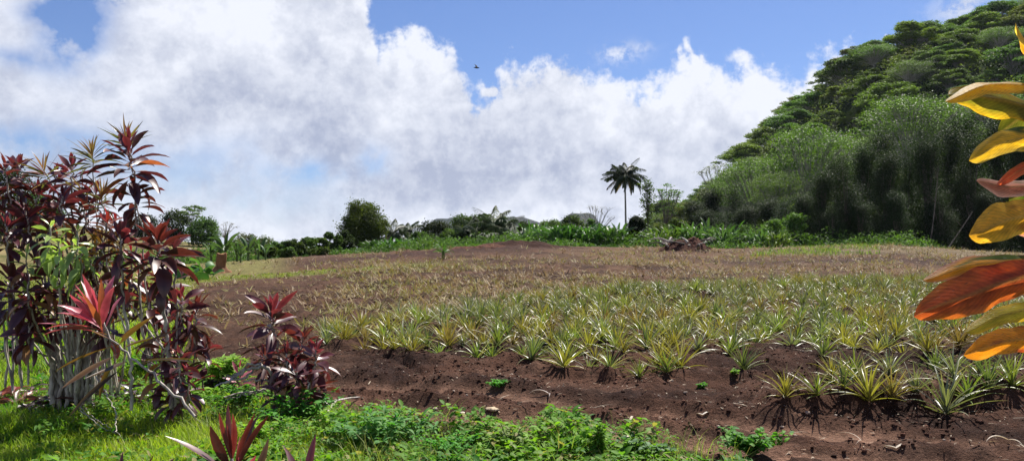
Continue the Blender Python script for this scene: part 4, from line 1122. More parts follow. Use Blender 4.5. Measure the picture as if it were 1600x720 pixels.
def at(o, px, Y, dz=0., rz=None, sc=1.):
    p = gp(px, Y); o.location = (p[0], p[1], p[2] + dz)
    o.rotation_euler = (0, 0, rng.uniform(0, 6.28) if rz is None else rz)
    o.scale = (sc, sc, sc); return o
def placed(px, Y, top, half, name, lab, cat, seed, **kw):
    p = gp(px, Y); H = zt(top, Y) - p[2]
    o = make_tree(name, lab, cat, H, half * 2 / FPX * Y, seed, **kw)
    return at(o, px, Y, 0, 0.)

DK = ((.018, .030, .010), (.045, .068, .020)); MG = ((.035, .068, .018), (.09, .145, .035)); YG = ((.06, .085, .018), (.14, .15, .035))
LG = ((.05, .09, .02), (.11, .17, .04))
placed(568, 92, 316, 40, 'mango_tree', 'big round dark tree with golden-lit right side at the field edge', 'tree', 301, nleaf=30000, leaf=.24, lobes=56, trunk_h=.12, cols=((.035, .050, .012), (.105, .125, .025)), flat=.95)
placed(681, 110, 346, 29, 'broadleaf_tree', 'small open dark tree between the twin palms and the palm grove', 'tree', 302, nleaf=9000, leaf=.26, sparse=.8, lobes=20, trunk_h=.2, cols=DK)
placed(738, 100, 336, 38, 'broadleaf_tree', 'dark round tree just behind the left of the palm grove', 'tree', 303, nleaf=14000, leaf=.28, cols=MG, trunk_h=.1)
placed(824, 100, 346, 26, 'broadleaf_tree', 'dark rounded tree behind the right end of the palm grove', 'tree', 304, nleaf=9000, leaf=.28, cols=DK, trunk_h=.1)
placed(862, 112, 342, 24, 'broadleaf_tree', 'light green bushy tree behind the tall ginger, left of the open-topped one', 'tree', 305, nleaf=9000, leaf=.26, cols=LG, trunk_h=.12)
placed(893, 104, 334, 22, 'broadleaf_tree', 'open-topped mid-green tree in front of the flat-topped mountain', 'tree', 306, nleaf=9000, leaf=.24, cols=MG, sparse=.9, trunk_h=.2)
placed(921, 106, 340, 15, 'broadleaf_tree', 'narrow pointed green tree left of the coconut palm', 'tree', 307, nleaf=6000, leaf=.24, cols=MG, kind='tall', trunk_h=.1)
placed(952, 110, 356, 18, 'broadleaf_tree', 'low green tree at the foot of the coconut palm', 'tree', 308, nleaf=6000, leaf=.24, cols=DK, trunk_h=.1)
placed(994, 84, 340, 21, 'shrub', 'very dark dense shrub right under the coconut palm', 'shrub', 309, nleaf=12000, leaf=.2, cols=((.010, .017, .007), (.028, .042, .014)), kind='tall', trunk_h=.03)
placed(1032, 92, 350, 18, 'shrub', 'light green leafy shrub right of the very dark one', 'shrub', 310, nleaf=6000, leaf=.24, cols=LG, trunk_h=.05)
placed(1058, 100, 336, 20, 'shrub', 'tall green shrub at the foot of the slender twin-stemmed tree', 'shrub', 311, nleaf=7000, leaf=.24, cols=MG, trunk_h=.05)
placed(1170, 82, 352, 28, 'shrub', 'dark rounded shrub between the two ginger clumps on the right', 'shrub', 312, nleaf=4200, leaf=.22, cols=MG, trunk_h=.03)
placed(1205, 80, 344, 30, 'shrub', 'glossy light green shrub at the near corner of the forest', 'shrub', 313, nleaf=4200, leaf=.26, cols=LG, trunk_h=.05)
placed(1240, 82, 332, 26, 'shrub', 'vine-covered green shrub against the dark forest edge', 'shrub', 314, nleaf=4200, leaf=.26, cols=LG, trunk_h=.05)
placed(1012, 120, 276, 18, 'slender_tree', 'slender open tree right behind the coconut palm crown', 'tree', 315, nleaf=1500, leaf=.36, cols=LG, kind='tall', trunk_h=.35, lobes=46, bark='bark', trunk_r=.10, sparse=.6)
placed(1040, 116, 282, 26, 'slender_tree', 'slender leaning tree with sparse leaves reaching right', 'tree', 316, nleaf=1900, leaf=.36, cols=LG, kind='umbrella', trunk_h=.25, lobes=46, bark='bark', trunk_r=.12, sparse=.6, lean=.05)
placed(655, 100, 362, 18, 'shrub', 'round green shrub between the small palms and the open dark tree', 'shrub', 324, nleaf=5000, leaf=.22, cols=MG, trunk_h=.04)
placed(704, 96, 356, 18, 'shrub', 'green shrub between the open dark tree and the palm grove', 'shrub', 325, nleaf=5000, leaf=.22, cols=LG, trunk_h=.04)
# leafless flat-topped trees
placed(932, 190, 316, 38, 'bare_tree', 'pale leafless flat-topped tree far behind the coconut palm', 'tree', 317, nleaf=900, leaf=.3, cols=((.16, .15, .13), (.3, .28, .25)), kind='umbrella', trunk_h=.3, lobes=22, bark='palebark', sparse=.3, trunk_r=.35)
placed(1122, 185, 248, 40, 'bare_tree', 'pale greyish sparse umbrella tree at the foot of the hill', 'tree', 318, nleaf=5000, leaf=.4, cols=((.10, .11, .09), (.2, .21, .17)), kind='umbrella', trunk_h=.2, lobes=34, bark='palebark', sparse=.45, mat='feather')
# left background
placed(300, 150, 318, 26, 'umbrella_tree', 'flat-topped airy tree rising above the left hillside', 'tree', 319, nleaf=3500, leaf=.4, cols=LG, kind='umbrella', trunk_h=.3, lobes=22, mat='feather', sparse=.6)
placed(318, 142, 344, 30, 'broadleaf_tree', 'dome-shaped dark green tree on the left hillside', 'tree', 320, nleaf=6500, leaf=.36, cols=MG, trunk_h=.05, flat=.9)
placed(272, 146, 328, 28, 'broadleaf_tree', 'dark green tree left of the dome-shaped one on the left hillside', 'tree', 321, nleaf=6500, leaf=.36, cols=DK, trunk_h=.1)
placed(352, 155, 344, 20, 'bare_tree', 'grey leafless tree right of the dome-shaped one on the left hillside', 'tree', 322, nleaf=600, leaf=.3, cols=((.12, .12, .1), (.22, .21, .18)), kind='umbrella', trunk_h=.3, lobes=14, bark='palebark', sparse=.3, trunk_r=.25)
placed(225, 150, 336, 26, 'broadleaf_tree', 'dark tree seen between the maroon heads on the left hillside', 'tree', 323, nleaf=5000, leaf=.36, cols=DK, trunk_h=.1)
for i, (px, Y, top, hw) in enumerate([(385, 140, 366, 20), (415, 138, 370, 18), (368, 132, 372, 16), (400, 128, 376, 16)]):
    placed(px, Y, top, hw, 'shrub', ['grey-green shrub on the slope right of the grey leafless tree', 'low pale shrub at the end of the left slope', 'yellowish shrub on the slope behind the banana plants', 'olive shrub on the slope above the banana leaves'][i], 'shrub', 330 + i, nleaf=2000, leaf=.34, cols=((.05, .065, .03), (.12, .14, .06)), trunk_h=.05, sparse=.8)
for i, (px, Y, top, hw) in enumerate([(0, 120, 262, 60), (60, 135, 300, 40)]):
    placed(px, Y, top, hw, 'broadleaf_tree', ['tall dark tree behind the maroon bush at the left edge', 'green tree mostly hidden behind the maroon bush'][i], 'tree', 340 + i, nleaf=8000, leaf=.4, cols=DK if i != 1 else MG, trunk_h=.1)
# hedge row of bushes on the left middle
hb = [(438, 76, 376, 16, MG, 'small green bush at the left end of the hedge row'), (462, 76, 374, 16, DK, 'dark bush second in the hedge row, near the banana plants'),
      (484, 78, 370, 15, MG, 'mid-green bush in the middle of the hedge row'), (503, 80, 372, 13, LG, 'light green bush in the hedge row before the big round tree'),
      (520, 82, 362, 16, MG, 'taller green bush left of the big round tree'), (540, 84, 356, 16, DK, 'dark bush touching the big round tree on its left'),
      (450, 70, 388, 15, LG, 'low bright bush in front of the hedge row'), (500, 70, 388, 18, LG, 'low leafy bush below the hedge row on the verge'),
      (420, 72, 384, 14, MG, 'low bush right of the banana plants')]
hb[1] = hb[1][:4] + (MG,) + hb[1][5:]
for i, (px, Y, top, hw, cl, lab) in enumerate(hb):
    placed(px, Y, top, hw, 'bush', lab, 'bush', 350 + i, nleaf=6000, leaf=.22, cols=cl, trunk_h=.03, lobes=18)

# ------------------------------------------------------------------ palms
def make_palm(name, lab, H, nf, FL, seed, cols=((.022, .040, .012), (.06, .085, .022)), tr=.14, lean=.06, droop=(.9, 1.7), leaflet=.7, nl=30, wind=0., grp=None):
    r = np.random.default_rng(seed)
    root = thing(name, (0, 0, 0), lab, 'palm tree', grp)
    top = np.array([lean * H, 0, H])
    k = 9; V, F = tube(bez([0, 0, -.3], [0, 0, H * .5], top, k), np.linspace(tr * 1.4, tr * .8, k), 8)
    a = new_mesh('trunk', V, F, np.full((len(V), 3), .3), M['palebark'], True, root)
    cb = MB()
    for f in range(nf):
        t = f / (nf - 1)
        az = f * 2.39996 + r.normal(0, .15); el = R(78) - t * R(100) + r.normal(0, .1); L = FL * r.uniform(.85, 1.1) * (.7 + .3 * min(1, t * 3 + .2))
        ns = 12; s = np.linspace(0, 1, ns + 1); dr = r.uniform(*droop) * (1 - .35 * t)
        e = el - dr * s ** 1.3; azs = az + wind * s * math.sin(1.9 - az)
        d = np.stack([np.cos(e) * np.cos(azs), np.cos(e) * np.sin(azs), np.sin(e)], 1)
        P = np.concatenate([[top], top + np.cumsum(d[:-1] * L / ns, 0)])
        V, F = tube(P, np.linspace(.03, .008, ns + 1), 4); cb.add(V, F, np.array([.10, .12, .03]))
        u = np.linspace(.12, .99, nl); PP = np.stack([np.interp(u, s, P[:, q]) for q in range(3)], 1)
        ai = np.interp(u, s, azs); ei = np.interp(u, s, e)
        for sg in (-1, 1):
            la = ai + sg * (1.15 - .55 * u); le = ei * .5 - .45 + r.normal(0, .15, nl)
            ll = leaflet * np.sin(PI * np.clip(u * .85 + .12, 0, 1)) ** .6 * r.uniform(.85, 1.1, nl)
            V, F, S, E, I = leaf_strips(PP, la, le, ll, np.full(nl, .075 * leaflet / .7), r.uniform(.5, 1.3, nl), lambda q: 1 - q ** 2 * .9, sg * .4, .1, 3)
            q = np.clip(r.normal(.5, .25, nl), 0, 1)[I][:, None]; dead = t > .9 and r.random() < .5
            C = np.array(cols[0]) * (1 - q) + np.array(cols[1]) * q
            if dead: C = C * 0 + np.array([.22, .16, .08])
            cb.add(V, F, C)
    b_ = cb.build('crown', M['palm'], root)
    KIDS[root.name] = [a, b_]
    return root
P_ = [(978, 140, 276, 3.7, 42, 'tall coconut palm with windswept drooping crown standing above everything', 401, .16, .6),
      (613, 108, 366, 2.6, 16, 'small palm right beside the big round tree', 402, .14, 0), (636, 112, 364, 2.6, 16, 'small palm standing clear, second right of the big round tree', 403, .14, 0),
      (785, 90, 360, 2.5, 20, 'leaning young palm between the top and the right palm of the grove', 408, .18, 0), (742, 90, 358, 2.4, 20, 'shaded young palm left of the top one in the palm grove', 409, .18, 0),
      (770, 88, 352, 2.6, 22, 'bushy young palm with upright fronds at the top of the palm grove', 404, .22, 0), (728, 88, 368, 2.2, 18, 'low spreading palm at the left of the palm grove', 405, .2, 0),
      (800, 84, 372, 2.5, 18, 'low palm with sunlit drooping fronds at the right of the palm grove', 406, .2, 0), (752, 84, 375, 2.0, 14, 'short dark palm in the front of the palm grove', 407, .18, 0)]
for px, Y, top, FL, nf, lab, sd_, tr, wd in P_:
    FL *= 1.25; g_ = gp(px, Y); H = zt(top, Y) - g_[2]
    cl = ((.018, .034, .012), (.05, .075, .02)) if sd_ != 404 else ((.03, .055, .015), (.085, .12, .03))
    o = make_palm('palm_tree', lab, max(.5, H), nf, FL, sd_, cols=cl, tr=tr, lean=0.02 if sd_ != 401 else -.015, wind=wd * 1.6, leaflet=1.15 if sd_ == 401 else .95, nl=44 if sd_ == 401 else 38, droop=(.7, 2.6) if sd_ == 401 else (.9, 1.8))
    at(o, px, Y, 0, 0.)

# ------------------------------------------------------------------ banana and ginger clumps
def prof_ban(s): return np.where(s < .12, .10, np.clip(np.sin(PI * np.clip((s - .12) / .88, 0, 1) ** .7) ** .55, .05, 1))
def make_banana(name, lab, cat, H, n, LL, LW, seed, cols, spread=.25, stem=True, grp=None, el=(.7, 1.45)):
    r = np.random.default_rng(seed); root = thing(name, (0, 0, 0), lab, cat, grp)
    kids = []
    if stem:
        V, F = tube(np.array([[0, 0, -.1], [.02, 0, H * .25], [0, .02, H * .45]]), [.13, .10, .06], 8)
        kids.append(new_mesh('stem', V, F, np.full((len(V), 3), .3), M['stem'], True, root))
    az = r.uniform(0, 6.28, n); q = r.random(n)
    base = np.stack([np.cos(az) * spread * q, np.sin(az) * spread * q, (H * .38 * r.uniform(.7, 1, n)) if stem else H * .55 * r.random(n)], 1)
    V, F, S, E, I = leaf_strips(base, az + r.normal(0, .5, n), r.uniform(el[0], el[1], n), LL * r.uniform(.7, 1.1, n), LW * r.uniform(.75, 1.1, n), r.uniform(.5, 1.7, n), prof_ban, r.normal(0, .5, n), r.uniform(.15, .5, n), 8, r.normal(0, .2, n), 1.6, .08)
    k = r.random(n)[I][:, None]; C = (np.array(cols[0]) * (1 - k) + np.array(cols[1]) * k) * (1 + .4 * (1 - E[:, None]))
    kids.append(new_mesh('foliage', V, F, C, M['banana'], True, root)); KIDS[root.name] = kids
    return root
BN = ((.036, .072, .03), (.08, .14, .055)); GN = ((.028, .075, .018), (.062, .135, .03))
ban = [(330, 66, 1.7, 'banana plant at the left end of the banana row, half behind the canes'), (352, 64, 2.0, 'banana plant with two upright dark leaves'), (370, 66, 1.6, 'short banana plant behind the rusty stump'),
       (388, 64, 1.9, 'banana plant with one tall raised leaf near the hedge'), (404, 66, 1.7, 'last banana plant before the hedge row'), (340, 70, 1.5, 'banana plant behind the big-leaved taro'), (415, 63, 1.2, 'small drooping banana plant at the verge'), (376, 60, 1.1, 'small banana plant sprouting beside the rusty stump')]
protos = [make_banana('banana_plant', ban[i][3], 'banana plant', 2.4, 11, 1.6, .36, 500 + i, BN) for i in range(3)]
for i, (px, Y, s, lab) in enumerate(ban):
    if i < 3: o = at(protos[i], px, Y, 0, None, s * .56)
    else:
        o = copy_tree(protos[i % 3], (0, 0, 0), label=lab); at(o, px, Y, 0, None, s * .56)
    tag(o, None, None, 'banana plants along the left edge of the field')
# more low bananas in the hollow, dull green
bx = [(300, 84), (318, 88), (285, 80), (335, 82), (352, 86), (370, 80), (310, 76), (292, 92), (270, 86)]
for i, (px, Y) in enumerate(bx):
    o = copy_tree(protos[i % 3], (0, 0, 0), label='dull green banana plant in the hollow at the foot of the left hill', group='banana plants in the hollow'); at(o, px, Y, 0, None, rng.uniform(.9, 1.3) * .62)
# taro
for i, (px, Y, n, lab) in enumerate([(322, 40, 14, 'clump of glossy heart-leaved taro left of the rusty stump'), (300, 37, 10, 'smaller pale taro clump lower on the grass slope')]):
    o = make_banana('taro_plant', lab, 'taro', 1.1, n, .8, .55, 520 + i, ((.04, .11, .03), (.09, .2, .06)), .45, False, el=(.2, 1.3)); at(o, px, Y, -.1)
# young plant standing alone on the turned earth
o = make_banana('banana_plant', 'single young plant with arching leaves alone on the turned brown earth', 'banana plant', 1.5, 12, .9, .13, 530, GN, .12, True, el=(.3, 1.4)); at(o, 693, 46, -.05, None, .9)
# ginger clumps: many upright lanceolate leaves
gproto = [make_banana('ginger_clump', 'x', 'ginger clump', 2.2, 130, 1.2, .20, 540 + i, [GN, BN, LG, GN][i], 1.3, False, el=(.6, 1.5)) for i in range(4)]
gl = [(850, 82, 1.0, 1), (872, 80, 1.05, 0), (893, 82, 1.1, 0), (914, 80, 1.05, 3), (935, 82, 1.05, 0), (955, 80, 1.05, 3), (1048, 82, 1.1, 2), (1030, 80, .9, 2), (1080, 82, 1.1, 1), (1106, 84, 1.3, 1), (1135, 84, 1.2, 0),
      (585, 84, .7, 0), (606, 82, .65, 0), (628, 82, .65, 3), (648, 80, .65, 0), (668, 78, .55, 2), (1128, 78, .95, 1), (1215, 74, .7, 2), (1190, 76, .8, 1), (820, 80, .8, 1), (700, 84, .6, 1), (835, 86, 1.2, 0), (965, 86, 1.1, 1)]
gplaces = ['first clump of leaning green ginger right of the earth heap', 'ginger clump second from the earth heap in the long green row', 'ginger clump in the middle of the long green row', 'bright ginger clump below the narrow pointed tree',
           'ginger clump left of the coconut palm trunk', 'ginger clump touching the foot of the coconut palm', 'yellow-green ginger clump behind the debris heap', 'yellow-green ginger clump beside the very dark shrub',
           'ginger clump with whitish arching leaves right of the debris heap', 'tallest ginger clump with long pale arching leaves', 'tall green ginger clump left of the rounded dark shrub', 'low green ginger at the foot of the big round tree',
           'low bright ginger under the first small palm', 'low bright ginger under the second small palm', 'low ginger patch between small palm and open dark tree', 'tiny yellow-green ginger patch under the open dark tree',
           'short ginger clump in front of the tallest one', 'small yellow-green ginger clump at the forest corner', 'small dark ginger clump at the corner of the forest', 'ginger clump under the sunlit drooping palm fronds',
           'small ginger clump left of the palm grove', 'tall ginger clump behind the end of the earth heap', 'ginger clump just right of the coconut palm']
used = set()
for (px, Y, s, k), lab in zip(gl, gplaces):
    if k not in used: o = gproto[k]; used.add(k); tag(o, lab, None, 'ginger clumps behind the field')
    else: o = copy_tree(gproto[k], (0, 0, 0), label=lab, group='ginger clumps behind the field')
    at(o, px, Y, -.1, None, s * 1.3)
# low shrubbery masking the feet of the hedge
X = rng.uniform(-46, 42, 60000); Y = rng.uniform(73, 90, 60000)
n_ = fbm(X / 3.2, Y / 3.2, 201, 3); hgt = np.clip(n_ - .22, 0, 1) * 4.2 * np.clip((Y - 72) / 6, .2, 1)
P = np.stack([X, Y, ground_z(X, Y) + hgt * rng.random(60000)], 1)
V, F = card_leaves(P, rng.uniform(.12, .32, 60000), np.array([0, -.2, .9]), .7)
t = np.clip(n_ * 1.6 - .3 + rng.normal(0, .2, 60000), 0, 1)[:, None]
C = np.array([.035, .07, .018]) * (1 - t) + np.array([.10, .18, .035]) * t
tag(new_mesh('undergrowth', V, F, np.repeat(C, 4, 0), M['crown'], False), 'tangle of low green undergrowth along the far edge of the field', 'undergrowth', kind='stuff')

# ------------------------------------------------------------------ forest on the right
fp = [make_tree('forest_tree', 'x', 'tree', 10, 9.5, 600 + i, kind='canopy', nleaf=17000, leaf=.34, lobes=64, trunk_h=.2, bark='palebark', cols=c_) for i, c_ in enumerate([
    ((.065, .115, .026), (.15, .23, .05)), ((.085, .13, .024), (.20, .26, .05)), ((.055, .10, .032), (.12, .19, .055)), ((.10, .13, .032), (.21, .245, .07)), ((.060, .11, .036), (.14, .215, .06)), ((.08, .125, .028), (.17, .24, .05))])]
up = [make_tree('umbrella_tree', 'x', 'tree', 14, 19, 620 + i, kind='umbrella', nleaf=24000, leaf=.28, lobes=80, trunk_h=.35, mat='feather', bark='palebark', cols=((.055, .105, .018), (.12, .19, .032)), sparse=1.0) for i in range(3)]
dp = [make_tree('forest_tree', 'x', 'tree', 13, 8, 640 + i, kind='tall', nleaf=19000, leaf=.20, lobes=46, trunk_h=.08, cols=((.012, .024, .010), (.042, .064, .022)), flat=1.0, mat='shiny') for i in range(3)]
started = set()
def inst(proto, x, y, sc, lab, grp, rz=None, dz=0.):
    if proto.name not in started:
        started.add(proto.name); o = proto; tag(o, lab, None, grp)
    else: o = copy_tree(proto, (0, 0, 0), label=lab, group=grp)
    o.location = (x, y, float(surf_z(x, y)) - .3 + dz); o.rotation_euler = (0, 0, rng.uniform(0, 6.28) if rz is None else rz)
    o.scale = sc if isinstance(sc, tuple) else (sc, sc, sc)
    return o
# named umbrella trees
for i, (px, Y, top, hw, lab) in enumerate([
        (1262, 118, 190, 84, 'wide bright green umbrella tree with tiered flat crown at the forest corner'), (1180, 128, 238, 66, 'light green umbrella tree stepping down left of the widest one'),
        (1425, 150, 142, 96, 'broad bright umbrella tree behind the middle of the dark forest'), (1140, 140, 268, 44, 'small umbrella tree lowest on the left of the forest'),
        (1330, 138, 205, 60, 'umbrella tree right behind the widest one'), (1570, 160, 126, 80, 'umbrella tree high behind the orange leaves'), (1215, 110, 262, 50, 'lower layer umbrella tree below the widest one')]):
    p = gp(px, Y); H = zt(top, Y) - p[2]; Wd = hw * 2 / FPX * Y
    inst(up[i % 3], p[0], Y, (Wd / 19, Wd / 19, H / 14), lab, 'umbrella trees in front of the hill')
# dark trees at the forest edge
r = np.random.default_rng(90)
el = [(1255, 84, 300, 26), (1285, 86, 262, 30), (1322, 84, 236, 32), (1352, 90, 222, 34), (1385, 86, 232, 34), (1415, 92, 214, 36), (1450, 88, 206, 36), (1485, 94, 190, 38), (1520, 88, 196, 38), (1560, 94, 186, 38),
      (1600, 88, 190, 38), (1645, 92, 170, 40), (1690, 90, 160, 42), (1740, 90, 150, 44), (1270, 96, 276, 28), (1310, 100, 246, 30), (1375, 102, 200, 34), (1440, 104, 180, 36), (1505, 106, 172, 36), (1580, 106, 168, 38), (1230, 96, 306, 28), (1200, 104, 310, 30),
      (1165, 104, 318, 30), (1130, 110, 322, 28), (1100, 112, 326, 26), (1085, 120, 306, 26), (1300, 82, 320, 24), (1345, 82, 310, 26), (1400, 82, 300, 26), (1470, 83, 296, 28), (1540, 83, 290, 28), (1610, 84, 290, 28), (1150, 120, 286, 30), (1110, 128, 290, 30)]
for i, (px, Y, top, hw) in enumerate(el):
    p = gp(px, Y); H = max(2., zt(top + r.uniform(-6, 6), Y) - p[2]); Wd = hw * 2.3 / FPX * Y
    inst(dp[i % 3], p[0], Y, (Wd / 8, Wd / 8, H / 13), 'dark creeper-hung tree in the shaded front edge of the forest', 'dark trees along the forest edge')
# canopy over the steep hill: nearer trees hide the slope, spacing grows with distance
cnt = 0; pts = []
for _ in range(9000):
    Y = 112 + 165 * r.random() ** .8; px = r.uniform(1040, 1700); X = (px - 800) / FPX * Y
    h = float(np.interp(X, HX, HZ))
    if h < 4: continue
    sp = 5.6 + (Y - 110) * .022
    if any((X - a_) ** 2 + (Y - b_) ** 2 < sp * sp for a_, b_ in pts): continue
    pts.append((X, Y))
    if len(pts) >= 262: break
pts.sort(key=lambda q: q[1])
for i, (X, Y) in enumerate(pts):
    k = int(r.integers(0, 6)); s = r.uniform(.62, 1.25) * (.9 + (Y - 110) * .0012)
    hi = float(right_hill(X, Y)) > 30
    if r.random() < .12: inst(up[k % 3], X, Y, (s * .62, s * .62, s * .62), 'light feathery umbrella tree in the canopy of the steep hill', 'umbrella trees in the hill canopy')
    else:
        inst(fp[k], X, Y, (s * r.uniform(1.15, 1.6), s * r.uniform(1.15, 1.6), s * r.uniform(.7, 1.0)), ('round-crowned tree high on the steep forested hill' if hi else 'round-crowned tree low on the steep forested hill'),
             'trees high on the hill' if hi else 'trees low on the hill', dz=-1.5)
# filling leaves of saplings between the crowns
X = rng.uniform(40, 260, 190000); Y = rng.uniform(104, 300, 190000)
kp = (np.interp(X, HX, HZ) > 5) & (X / Y > .18) & (X / Y < .78); X, Y = X[kp], Y[kp]; n = len(X)
n_ = fbm(X / 6, Y / 6, 211, 3)
lm = fbm(X / 2.6, Y / 2.6, 214, 2)
P = np.stack([X, Y, surf_z(X, Y) + (.8 + 8.0 * np.clip(n_ - .2, 0, 1) + 3.6 * lm) * rng.random(n) ** .45], 1)
V, F = card_leaves(P, rng.uniform(.35, .8, n), np.array([0, -.3, .9]), .65)
t = np.clip(fbm(X / 14, Y / 14, 217, 3) * 1.8 - .4 + rng.normal(0, .18, n), 0, 1)[:, None]
C = np.array([.065, .112, .032]) * (1 - t) + np.array([.18, .24, .065]) * t
tag(new_mesh('hill_undergrowth', V, F, np.repeat(C, 4, 0), M['crown'], False), 'saplings and scrub filling the gaps between the trees on the steep hill', 'undergrowth', kind='stuff')
# bare leaning trunks in the dark
for i, (a_, b_, lab) in enumerate([((1478, 395, 78), (1520, 330, 79), 'pale leaning bare trunk in front of the dark forest'), ((1452, 372, 80), (1466, 262, 81), 'thin pale upright bare trunk against the dark forest')]):
    p, q = pp(*a_), pp(*b_); p[2] = float(surf_z(p[0], p[1])) - .1
    t_ = bez(p, (p + q) / 2 + [.2, 0, .2], q, 8); m_ = MB(); V, F = tube(t_ - p, np.linspace(.07, .035, 8), 7); m_.add(V, F, (.3,) * 3)
    for j in range(3):
        c_ = t_[4 + j] - p; e_ = c_ + np.array([[-.8, 0, .9], [.7, .2, .8], [-.4, 0, 1.2]][j]); V, F = tube(bez(c_, (c_ + e_) / 2, e_, 4), [.035, .03, .02, .012], 5); m_.add(V, F, (.3,) * 3)
    o = m_.build('dead_tree', M['bark']); o.location = p; tag(o, lab, 'tree')

# ------------------------------------------------------------------ odds and ends in the middle distance
# rusty stump: cut trunk on a flared root
p = gp(345, 44); root = thing('tree_stump', p, 'rusty brown tree stump with flared base beside the taro', 'stump')
sc_ = 44 / FPX
k = 26; a = np.arange(k) / k * 2 * PI; rings = [(0, .95), (.10, .82), (.2, .62), (.32, .48), (.42, .43), (.62, .42), (.88, .40), (.98, .37)]
Vv = []
for i, (z, rr) in enumerate(rings):
    w_ = 1 + .16 * np.sin(3 * a + i * .2) + .12 * np.sin(7 * a + i * .15) + r.normal(0, .05, k)
    off = -.15 + z * .22
    Vv.append(np.stack([np.cos(a) * rr * w_ + off, np.sin(a) * rr * w_, np.full(k, z * 1.25) + .05 * np.sin(2 * a + i)], 1))
Vv = np.concatenate(Vv); ii, jj = np.meshgrid(np.arange(len(rings) - 1), np.arange(k), indexing='ij'); ii = ii.ravel(); jj = jj.ravel(); j2 = (jj + 1) % k
Fq = np.stack([ii * k + jj, ii * k + j2, (ii + 1) * k + j2, (ii + 1) * k + jj], 1)
nn = fbm(Vv[:, 0] * 4 + 9, Vv[:, 2] * 3 + Vv[:, 1] * 4, 9, 3)
new_mesh('trunk', Vv, Fq, np.array([.20, .09, .04]) * (.5 + nn)[:, None], M['rock'], True, root)
top = np.concatenate([Vv[-k:], [[0, 0, 1.2]]]); Ft = np.stack([np.arange(k), (np.arange(k) + 1) % k, np.full(k, k)], 1)
new_mesh('cut_face', top, Ft, np.full((k + 1, 3), (.26, .13, .055)), M['rock'], False, root)
root.scale = (.60, .60, .95)

def heap(lab, px, Y, w, d, h, seed, cat='soil heap', name='soil_heap', colr=(.075, .035, .026), n=46, roots=0):
    p = gp(px, Y); r = np.random.default_rng(seed)
    u = np.linspace(-1, 1, n); U, W_ = np.meshgrid(u, u); q = np.clip(1 - np.hypot(U, W_), 0, 1)
    Z = h * smooth(q * 1.4) * (.35 + 1.1 * fbm(U * 3.2 + seed, W_ * 3.2, seed, 4, .6)) + h * .25 * (fbm(U * 14, W_ * 14, seed + 3, 2) - .5) * (q > .05)
    Xg = U * w / 2; Yg = W_ * d / 2
    gz = surf_z(Xg + p[0], Yg + p[1]) - p[2]
    V = np.stack([Xg, Yg, gz + Z - .12 * (q < .03)], -1).reshape(-1, 3)
    j, i = np.meshgrid(np.arange(n - 1), np.arange(n - 1), indexing='ij'); b = (j * n + i).ravel()
    F = np.stack([b, b + 1, b + n + 1, b + n], 1)
    C = np.array(colr) * (.5 + fbm(V[:, 0] * 2, V[:, 1] * 2, seed, 3))[:, None]
    if not roots:
        o = new_mesh(name, V, F, C, M['soil']); o.location = p; return tag(o, lab, cat)
    root = thing(name, p, lab, cat); new_mesh('earth', V, F, C, M['soil'], True, root)
    for k in range(roots):
        x0, y0 = r.uniform(-w * .38, w * .38), r.uniform(-d * .4, .2 * d); z0 = h * .6 * r.random() + .25
        a_ = r.uniform(0, 6.28); L_ = r.uniform(.6, 1.8)
        e_ = np.array([x0 + math.cos(a_) * L_, y0 + math.sin(a_) * L_ * .5, z0 + r.uniform(-.3, .45)])
        V, F = tube(bez([x0, y0, z0], [(x0 + e_[0]) / 2, (y0 + e_[1]) / 2, z0 + r.uniform(.1, .5)], e_, 6), np.linspace(r.uniform(.05, .13), .02, 6), 6)
        new_mesh('root', V, F, np.full((len(V), 3), .3), M['twig' if k % 3 else 'bark'], True, root)
heap('ridge of freshly turned dark earth in front of the ginger row', 812, 59, 8.5, 2.6, .30, 4, colr=(.05, .025, .019))
heap('low mound of turned reddish earth left of the darker ridge', 735, 58, 6, 3, .2, 6, colr=(.11, .052, .036))
heap('heap of uprooted stumps, roots and dark earth before the ginger', 1070, 56, 4.6, 2.8, .85, 8, 'debris heap', 'debris_heap', roots=22)

# bird gliding high above the field
p = pp(744, 106, 48)
prof = [(-.17, .004), (-.12, .022), (-.04, .045), (.05, .05), (.12, .034), (.16, .026), (.20, .010), (.225, .003)]
pts_ = np.array([[0, q[0], 0] for q in prof]); V, F = tube(pts_, [q[1] for q in prof], 10)
m_ = MB().add(V, F, (.3,) * 3)
for sg, tip in ((-1, .20), (1, .02)):
    ws = np.linspace(0, 1, 7)
    lead = np.stack([sg * ws * .36, .08 + .05 * np.sin(ws * PI) - .10 * ws ** 2, tip * ws ** 1.2 + .03 * np.sin(ws * PI)], 1)
    ch = .13 * (1 - ws ** 2.2 * .85)
    trail = lead - np.stack([0 * ws, ch, 0 * ws], 1)
    V = np.concatenate([lead, trail, lead - [0, 0, .006], trail - [0, 0, .006]]); i = np.arange(6)
    F = np.concatenate([np.stack([i, i + 1, i + 8, i + 7], 1), np.stack([i + 14, i + 21, i + 22, i + 15], 1), np.stack([i, i + 14, i + 15, i + 1], 1), np.stack([i + 7, i + 8, i + 22, i + 21], 1)])
    m_.add(V, F, (.3,) * 3)
V = np.array([[-.012, -.15, 0], [.012, -.15, 0], [.05, -.27, 0], [-.05, -.27, 0], [-.012, -.15, .006], [.012, -.15, .006], [.05, -.27, .004], [-.05, -.27, .004]])
m_.add(V, [[0, 3, 2, 1], [4, 5, 6, 7], [0, 1, 5, 4], [2, 3, 7, 6], [0, 4, 7, 3], [1, 2, 6, 5]], (.3,) * 3)
o = m_.build('bird', M['feathers']); o.location = p; o.rotation_euler = (0, R(14), R(-70)); tag(o, 'small dark bird gliding in the blue gap between the clouds', 'bird')
